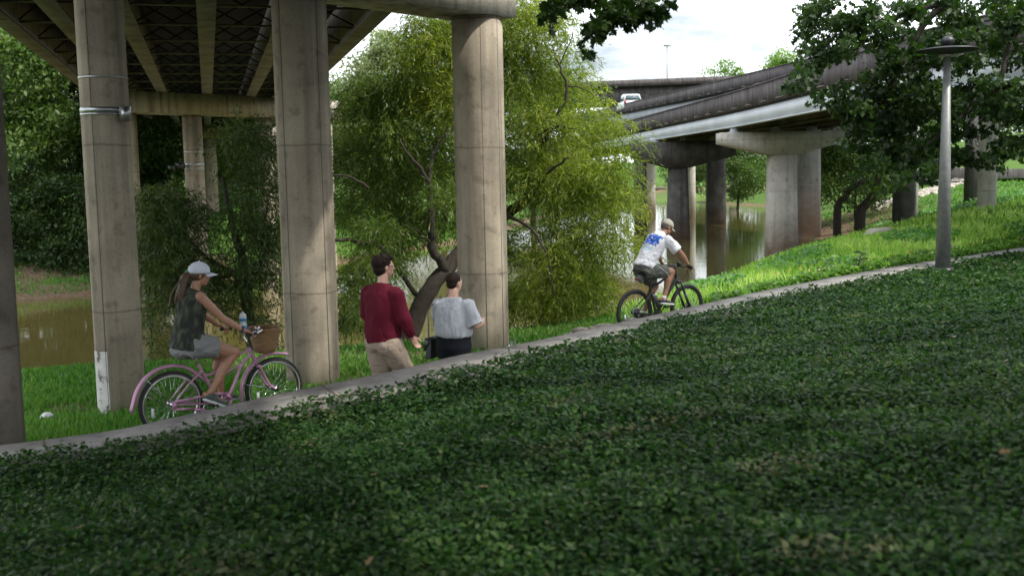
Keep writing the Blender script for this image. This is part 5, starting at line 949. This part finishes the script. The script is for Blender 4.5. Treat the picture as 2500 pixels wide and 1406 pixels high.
# white shirt, print painted in its cloth by position
mm, t, b, o = newmat('white shirt with blue brush print'); tc_ = N(t, 'ShaderNodeTexCoord'); sx = N(t, 'ShaderNodeSeparateXYZ'); t.links.new(tc_.outputs['Object'], sx.inputs[0])
def mth(op, a, b_=None, c_=None):
    n_ = N(t, 'ShaderNodeMath', operation=op)
    for i, v in enumerate((a, b_, c_)):
        if v is None: continue
        if isinstance(v, (int, float)): n_.inputs[i].default_value = v
        else: t.links.new(v, n_.inputs[i])
    return n_.outputs[0]
# coordinate along the back (u) and across (y); the back leans forward, so u follows z with x
u_ = mth('ADD', mth('MULTIPLY', sx.outputs['Z'], .80), mth('MULTIPLY', sx.outputs['X'], .60)); vfr = mth('SUBTRACT', mth('MULTIPLY', sx.outputs['Z'], .6), mth('MULTIPLY', sx.outputs['X'], .8))
nw = noise(t, 14, 4, (1, 3, 1)); nz = mth('MULTIPLY', mth('SUBTRACT', nw.outputs['Fac'], .5), .10)
du = mth('ABSOLUTE', mth('SUBTRACT', mth('ADD', u_, nz), 1.405)); dy = mth('ABSOLUTE', mth('ADD', mth('ADD', sx.outputs['Y'], mth('MULTIPLY', nz, .8)), .015))
inm = mth('MULTIPLY', mth('MULTIPLY', mth('LESS_THAN', du, .105), mth('LESS_THAN', dy, .15)), mth('GREATER_THAN', vfr, .52))
streaks = noise(t, 30, 3, (1, .4, 2.2)); blue = ramp(t, [(.36, (.78, .78, .82)), (.42, (.015, .06, .42)), (.60, (.012, .10, .50)), (.66, (.02, .34, .50)), (.72, (.012, .05, .36))]); t.links.new(streaks.outputs['Fac'], blue.inputs[0])
du2 = mth('ABSOLUTE', mth('SUBTRACT', u_, 1.235)); wv = N(t, 'ShaderNodeTexWave'); wv.inputs['Scale'].default_value = 11; wv.inputs['Distortion'].default_value = 22; wv.inputs['Detail'].default_value = 3; wv.inputs['Detail Scale'].default_value = 3; t.links.new(tc_.outputs['Object'], wv.inputs['Vector'])
txt = mth('MULTIPLY', mth('MULTIPLY', mth('LESS_THAN', du2, .030), mth('LESS_THAN', mth('ABSOLUTE', mth('ADD', sx.outputs['Y'], .02)), .115)), mth('MULTIPLY', mth('GREATER_THAN', wv.outputs['Fac'], .62), mth('GREATER_THAN', vfr, .48)))
wn = noise(t, 160, 2); wr_ = ramp(t, [(.3, (.74, .74, .77)), (.7, (.80, .80, .83))]); t.links.new(wn.outputs['Fac'], wr_.inputs[0])
c = mixc(t, wr_.outputs[0], blue.outputs[0], inm); c = mixc(t, c, (.05, .42, .50), txt); t.links.new(c, b.inputs['Base Color']); b.inputs['Roughness'].default_value = .9; bump(t, b, noise(t, 7, 3, (1, 1, .6)).outputs['Fac'], .7, .03)
ts = MB(); ts.tube([(.205, 0, 1.045), (.235, 0, 1.10), (.30, 0, 1.21), (.385, 0, 1.335), (.475, 0, 1.45), (.545, 0, 1.53), (.595, 0, 1.575)], [(.205, .165), (.205, .16), (.19, .15), (.20, .15), (.205, .135), (.14, .095), (.075, .07)], 28, side=(0, 1, 0))
for s in (-1, 1): sh = Vector((.545, s * .17, 1.475)); el = Vector((.685, s * .255, 1.315)); ts.tube([sh - (el - sh) * .15, sh, el], [.08, .088, .085], 18); ts.ball(sh, .085)
remesh(ts, 'shirt', mm, Mn, .0085, 7, fold=.030, fs=(6, 7, 6))
so_ = MB(); so_.tube([(.16, 0, .97), (.20, 0, 1.03), (.26, 0, 1.13)], [(.18, .12), (.19, .15), (.17, .13)], 20, side=(0, 1, 0))
for s, e in ((-1, (.55, -.13, .975)), (1, (.48, .12, .815))): so_.tube([(.21, s * .09, 1.02), Vector((.21, s * .09, 1.02)).lerp(Vector(e), .5), e], [.13, .122, .108], 18)
SHG2 = fabric('olive grey shorts cloth', (.13, .135, .115)); remesh(so_, 'shorts', SHG2, Mn, .0085, 5, fold=.028, fs=(6, 9, 9))
MB().tube([(.30, -.20, 1.10), (.36, -.235, 1.04), (.46, -.25, .97), (.52, -.24, .90)], .004, 6).build('piping', 'slotwhite', Mn)
TR = plain('dark trainer mesh', (.04, .045, .05), .7, 0, .4, 60); OR_ = plain('orange laces', (.70, .12, .02), .6)
for hl, to in (((.43, -.12, .475), (.70, -.135, .435)), ((.21, .12, .225), (.48, .13, .185))): S = shoe(Mn, hl, to, None, (TR, 'slotwhite', OR_)); h = Vector(hl); MB().torus(h + Vector((.05, 0, .085)), (0.1, 0, 1), .036, .008, 20, 6).build('shoe_collar', OR_, S, smooth=True)
for a in ((.505, -.12, .575), (.295, .12, .33)): MB().cyl(Vector(a) - Vector((.012, 0, .05)), Vector(a) + Vector((.012, 0, .02)), .040, .043, 18).build('sock', 'slotwhite', Mn, smooth=True)
CAPM = fabric('tan cap cloth', (.44, .42, .34), st=.3); cap(Mn, Pm, axm, CAPM, 1.04, True); eyes(Pm, Mn); hr = MB(); hr.ball(Pm(-.030, 0, -.012), (.074, .077, .052), 16, 10, axm); remesh(hr, 'hair', plain('short grey hair', (.10, .085, .07), .8, 0, .4, 90, .5), Mn, .007, 1)
for s in (-1, 1):
    wr = Vector((.855, s * .305, 1.085)); g_ = MB(); gd = Vector((.72, s * .02, -.68)).normalized(); g_.tube([wr + gd * .008, wr + gd * .04, wr + gd * .088], [(.033, .025), (.043, .023), (.046, .020)], 14, side=(0, 1, 0)); g_.ball(wr + gd * .085, (.028, .044, .024)); remesh(g_, 'glove', plain('dark grey cycling glove', (.045, .05, .05), .8), Mn, .006, 3)

# ---- walkers
def lerp3(a, b_, t_): return Vector(a).lerp(Vector(b_), t_)
gy_ = 11.62; wx = at(936, 800, gy_).x; wz = g1(wx, gy_)
P1 = unitframe('person', (wx, gy_, wz), R(52), 'tall person in maroon sweater and tan trousers walking away along the path', 'person'); H = 1.0
b0 = MB(); Pa, axa = headmesh(b0, (.045, 0, 1.715), (.90, -.42, -.02), (.04, 0, 1), 1.04)
b0.cone([(.0, 0, 1.50), (.025, 0, 1.62)], [.062, .058]); b0.tube([(0, 0, .88), (-.01, 0, .97), (0, 0, 1.12), (.0, 0, 1.30), (-.01, 0, 1.43), (0, 0, 1.53)], [(.15, .12), (.175, .13), (.155, .12), (.18, .13), (.185, .11), (.06, .06)], 18, side=(0, 1, 0))
legs = ((-1, (.22, -.11, .53), (.18, -.11, .12), (.10, -.11, .01), (.36, -.12, .01)), (1, (.06, .10, .50), (-.24, .10, .17), (-.30, .10, .08), (-.10, .11, .0)))
for s, kn, an, hl, to in legs:
    kv, av = Vector(kn), Vector(an); b0.cone([(0, s * .095, .92), lerp3((0, s * .095, .92), kv, .5), kv], [.105, .088, .062]); b0.cone([kv, lerp3(kv, av, .3), av], [.060, .060, .038]); b0.cone([av, Vector(hl) + Vector((.02, 0, .05)), Vector(to) + Vector((-.06, 0, .04))], [.037, .035, .028])
arms = ((-1, (-.005, -.215, 1.45), (.03, -.275, 1.17), (.16, -.285, .945)), (1, (-.005, .215, 1.45), (.03, .275, 1.17), (.20, .26, .99)))
for s, sh, el, wr in arms:
    sh, el, wr = Vector(sh), Vector(el), Vector(wr); b0.cone([sh + Vector((0, -s * .03, -.02)), lerp3(sh, el, .5), el], [.040, .046, .042]); b0.cone([el, lerp3(el, wr, .35), wr], [.043, .043, .029]); fingers(b0, wr, (wr - el), (0, -s * -1.0, .1), (.9, 0, .4), .45, L=.08)
remesh(b0, 'body', SK2, P1, .0066, 3)
MAR = fabric('maroon knit', (.115, .008, .022), var=.3, sc=5, dist=.06, st=1.0); sw = MB(); sw.tube([(-.01, 0, .905), (-.012, 0, .93), (-.01, 0, 1.0), (-.005, 0, 1.15), (0, 0, 1.30), (-.01, 0, 1.43), (-.006, 0, 1.51), (0, 0, 1.545)], [(.205, .16), (.215, .17), (.225, .178), (.22, .168), (.235, .162), (.235, .135), (.15, .10), (.085, .08)], 30, side=(0, 1, 0))
for s, sh, el, wr in arms: sh, el, wr = Vector(sh), Vector(el), Vector(wr); e = lerp3(el, wr, .93); sw.tube([sh, lerp3(sh, el, .5), el, lerp3(el, e, .6), lerp3(el, e, .93), e], [.080, .082, .078, .068, .058, .046], 18); sw.ball(sh + Vector((0, -s * .02, -.015)), .088)
remesh(sw, 'sweater', MAR, P1, .0085, 14, fold=.020, fs=(6, 6, 2.0))
TAN = fabric('tan trouser cloth', (.36, .285, .225), sc=5); tr_ = MB(); tr_.tube([(-.01, 0, .84), (-.015, 0, .90), (0, 0, .99)], [(.185, .155), (.20, .165), (.185, .145)], 24, side=(0, 1, 0)); tr_.ball((-.05, -.08, .87), (.12, .11, .12)); tr_.ball((-.05, .08, .87), (.12, .11, .12))
for s, kn, an, hl, to in legs: kv, av = Vector(kn), Vector(an); h0 = Vector((-.005, s * .098, .88)); tr_.cone([h0, lerp3(h0, kv, .5), kv, lerp3(kv, av, .5), lerp3(kv, av, .9)], [.140, .128, .110, .100, .090], 18)
remesh(tr_, 'trousers', TAN, P1, .0085, 6, fold=.016, fs=(6, 6, 6))
for s, kn, an, hl, to in legs: shoe(P1, hl, Vector(to), None, (plain('brown leather shoe', (.09, .05, .03), .5), 'rubber'), .05)
hr = MB(); hr.ball(Pa(-.024, 0, .046), (.104, .092, .094), 18, 12, axa); hr.ball(Pa(-.055, 0, -.015), (.074, .084, .085), 16, 10, axa); hr.ball(Pa(-.06, 0, .05), (.088, .098, .085), 16, 10, axa); hr.ball(Pa(.05, 0, .098), (.05, .07, .035), 14, 8, axa)
for k in range(26):
    v = unit(rng.normal(size=(1, 3)))[0]; v[2] = abs(v[2]); 
    if v[0] > .5: continue
    hr.ball(Pa(-.024 + v[0] * .088, v[1] * .078, .048 + v[2] * .078), rng.uniform(.024, .032), 8, 6)
remesh(hr, 'hair', HAIRD, P1, .0075, 1); eyes(Pa, P1); gl = MB()
for k in (-1, 1): gl.tube([Pa(.102, k * .014, .012), Pa(.095, k * .058, .014), Pa(.0, k * .083, .012)], .0028, 6)
gl.build('glasses', 'black', P1)

gy2 = 12.62; wx = at(1108, 800, gy2).x; wz = g1(wx, gy2)
P2 = unitframe('person', (wx, gy2, wz), R(62), 'person with buzz cut in pale grey t-shirt and black skirt walking away', 'person')
b0 = MB(); Pb, axb = headmesh(b0, (.04, 0, 1.49), (.97, -.22, -.02), (.05, 0, 1), 1.02)
b0.cone([(0, 0, 1.29), (.02, 0, 1.40)], [.062, .060]); b0.tube([(0, 0, .80), (-.02, 0, .88), (0, 0, 1.02), (0, 0, 1.15), (-.01, 0, 1.25), (0, 0, 1.32)], [(.17, .13), (.20, .16), (.185, .15), (.19, .14), (.18, .11), (.06, .06)], 18, side=(0, 1, 0))
legs = ((-1, (.10, -.08, .46), (.04, -.08, .10), (-.03, -.08, .0), (.20, -.09, .0)), (1, (.02, .08, .45), (-.10, .08, .12), (-.16, .08, .03), (.04, .09, .0)))
for s, kn, an, hl, to in legs: kv, av = Vector(kn), Vector(an); b0.cone([(0, s * .09, .82), lerp3((0, s * .09, .82), kv, .5), kv], [.10, .085, .06]); b0.cone([kv, lerp3(kv, av, .3), av], [.058, .060, .036]); b0.cone([av, Vector(hl) + Vector((.02, 0, .05)), Vector(to) + Vector((-.05, 0, .035))], [.036, .034, .027])
arms = ((-1, (-.005, -.20, 1.24), (.0, -.30, 1.00), (.20, -.27, 1.00)), (1, (-.005, .20, 1.24), (.12, .27, 1.06), (.13, .135, 1.30)))
for s, sh, el, wr in arms:
    sh, el, wr = Vector(sh), Vector(el), Vector(wr); b0.cone([sh + Vector((0, -s * .03, -.02)), lerp3(sh, el, .5), el], [.042, .050, .045]); b0.cone([el, lerp3(el, wr, .35), wr], [.046, .045, .029])
    if s < 0: fingers(b0, wr, (wr - el) + Vector((0, 0, .03)), (0, 1, -.2), (.1, .1, 1), .7, L=.078)
    else: fingers(b0, wr, (-.15, -.15, 1), (-.3, -1, 0), (-1, .2, 0), .6, L=.078)
remesh(b0, 'body', SK3, P2, .0066, 3)
TG = fabric('pale heather grey jersey', (.50, .53, .58), sc=6, dist=.05, st=.9); ts = MB(); ts.tube([(-.015, 0, .86), (-.015, 0, .89), (-.01, 0, 1.0), (-.005, 0, 1.12), (-.008, 0, 1.22), (-.004, 0, 1.285), (0, 0, 1.325)], [(.225, .185), (.235, .192), (.235, .185), (.235, .168), (.225, .135), (.15, .10), (.09, .085)], 30, side=(0, 1, 0))
for s, sh, el, wr in arms: sh, el = Vector(sh), Vector(el); e = lerp3(sh, el, 1.0); ts.tube([sh - (el - sh) * .1, lerp3(sh, e, .5), e], [.078, .092, .100], 20); ts.ball(sh + Vector((0, -s * .02, -.015)), .086)
remesh(ts, 'shirt', TG, P2, .0085, 12, fold=.024, fs=(7, 7, 2.8))
BLK = fabric('black skirt cloth', (.010, .012, .018)); sk_ = MB(); sk_.tube([(.02, 0, .22), (.01, 0, .36), (0, 0, .56), (-.015, 0, .74), (-.01, 0, .84), (-.005, 0, .92)], [(.135, .13), (.145, .14), (.185, .175), (.225, .20), (.215, .185), (.19, .155)], 30, side=(0, 1, 0)); remesh(sk_, 'skirt', BLK, P2, .0095, 4)
for s, kn, an, hl, to in legs: shoe(P2, hl, to, None, ('black', 'rubber'), .045)
hr = MB(); hr.ball(Pb(-.020, 0, .042), (.098, .085, .089), 18, 12, axb); hr.ball(Pb(-.050, 0, -.012), (.058, .070, .060), 16, 10, axb); remesh(hr, 'hair', HAIRD, P2, .0065, 1); eyes(Pb, P2)
mb = MB(); mb.torus(Pb(.0, -.082, -.05), (0, 1, 0), .012, .002, 16, 5); mb.build('earring', 'chrome', P2)
a_ = R(62); HB = unitframe('shoulder_bag', (wx, gy2, wz), a_, 'small black handbag hanging at the hip of the person in grey', 'handbag')
mb = MB(); mb.hull8([(-.14, .245, .58), (.10, .245, .58), (.10, .335, .58), (-.14, .335, .58), (-.12, .25, .82), (.08, .25, .82), (.08, .325, .82), (-.12, .325, .82)]); remesh(mb, 'bag_body', 'black', HB, .009, 5)
mb = MB(); mb.hull8([(-.135, .325, .68), (.095, .325, .68), (.095, .348, .68), (-.135, .348, .68), (-.125, .24, .828), (.085, .24, .828), (.085, .340, .828), (-.125, .340, .828)]); fixn(mb.build('flap', 'black', HB))
st_ = MB(); 
for x0 in (-.11, .07): st_.tube(densify([(x0, .285, .82), (x0 * .7 - .02, .295, 1.0), (x0 * .4 - .03 + (.03 if x0 > 0 else -.03), .275, 1.18), (-.01, .16, 1.335)], 4).tolist(), [(.014, .004)] * 13, 8, side=(1, 0, 0))
st_.build('strap', plain('grey strap webbing', (.16, .17, .22), .7), HB); MB().torus((.07, .29, .84), (0, 1, 0), .018, .004, 16, 6).build('ring', 'chrome', HB)
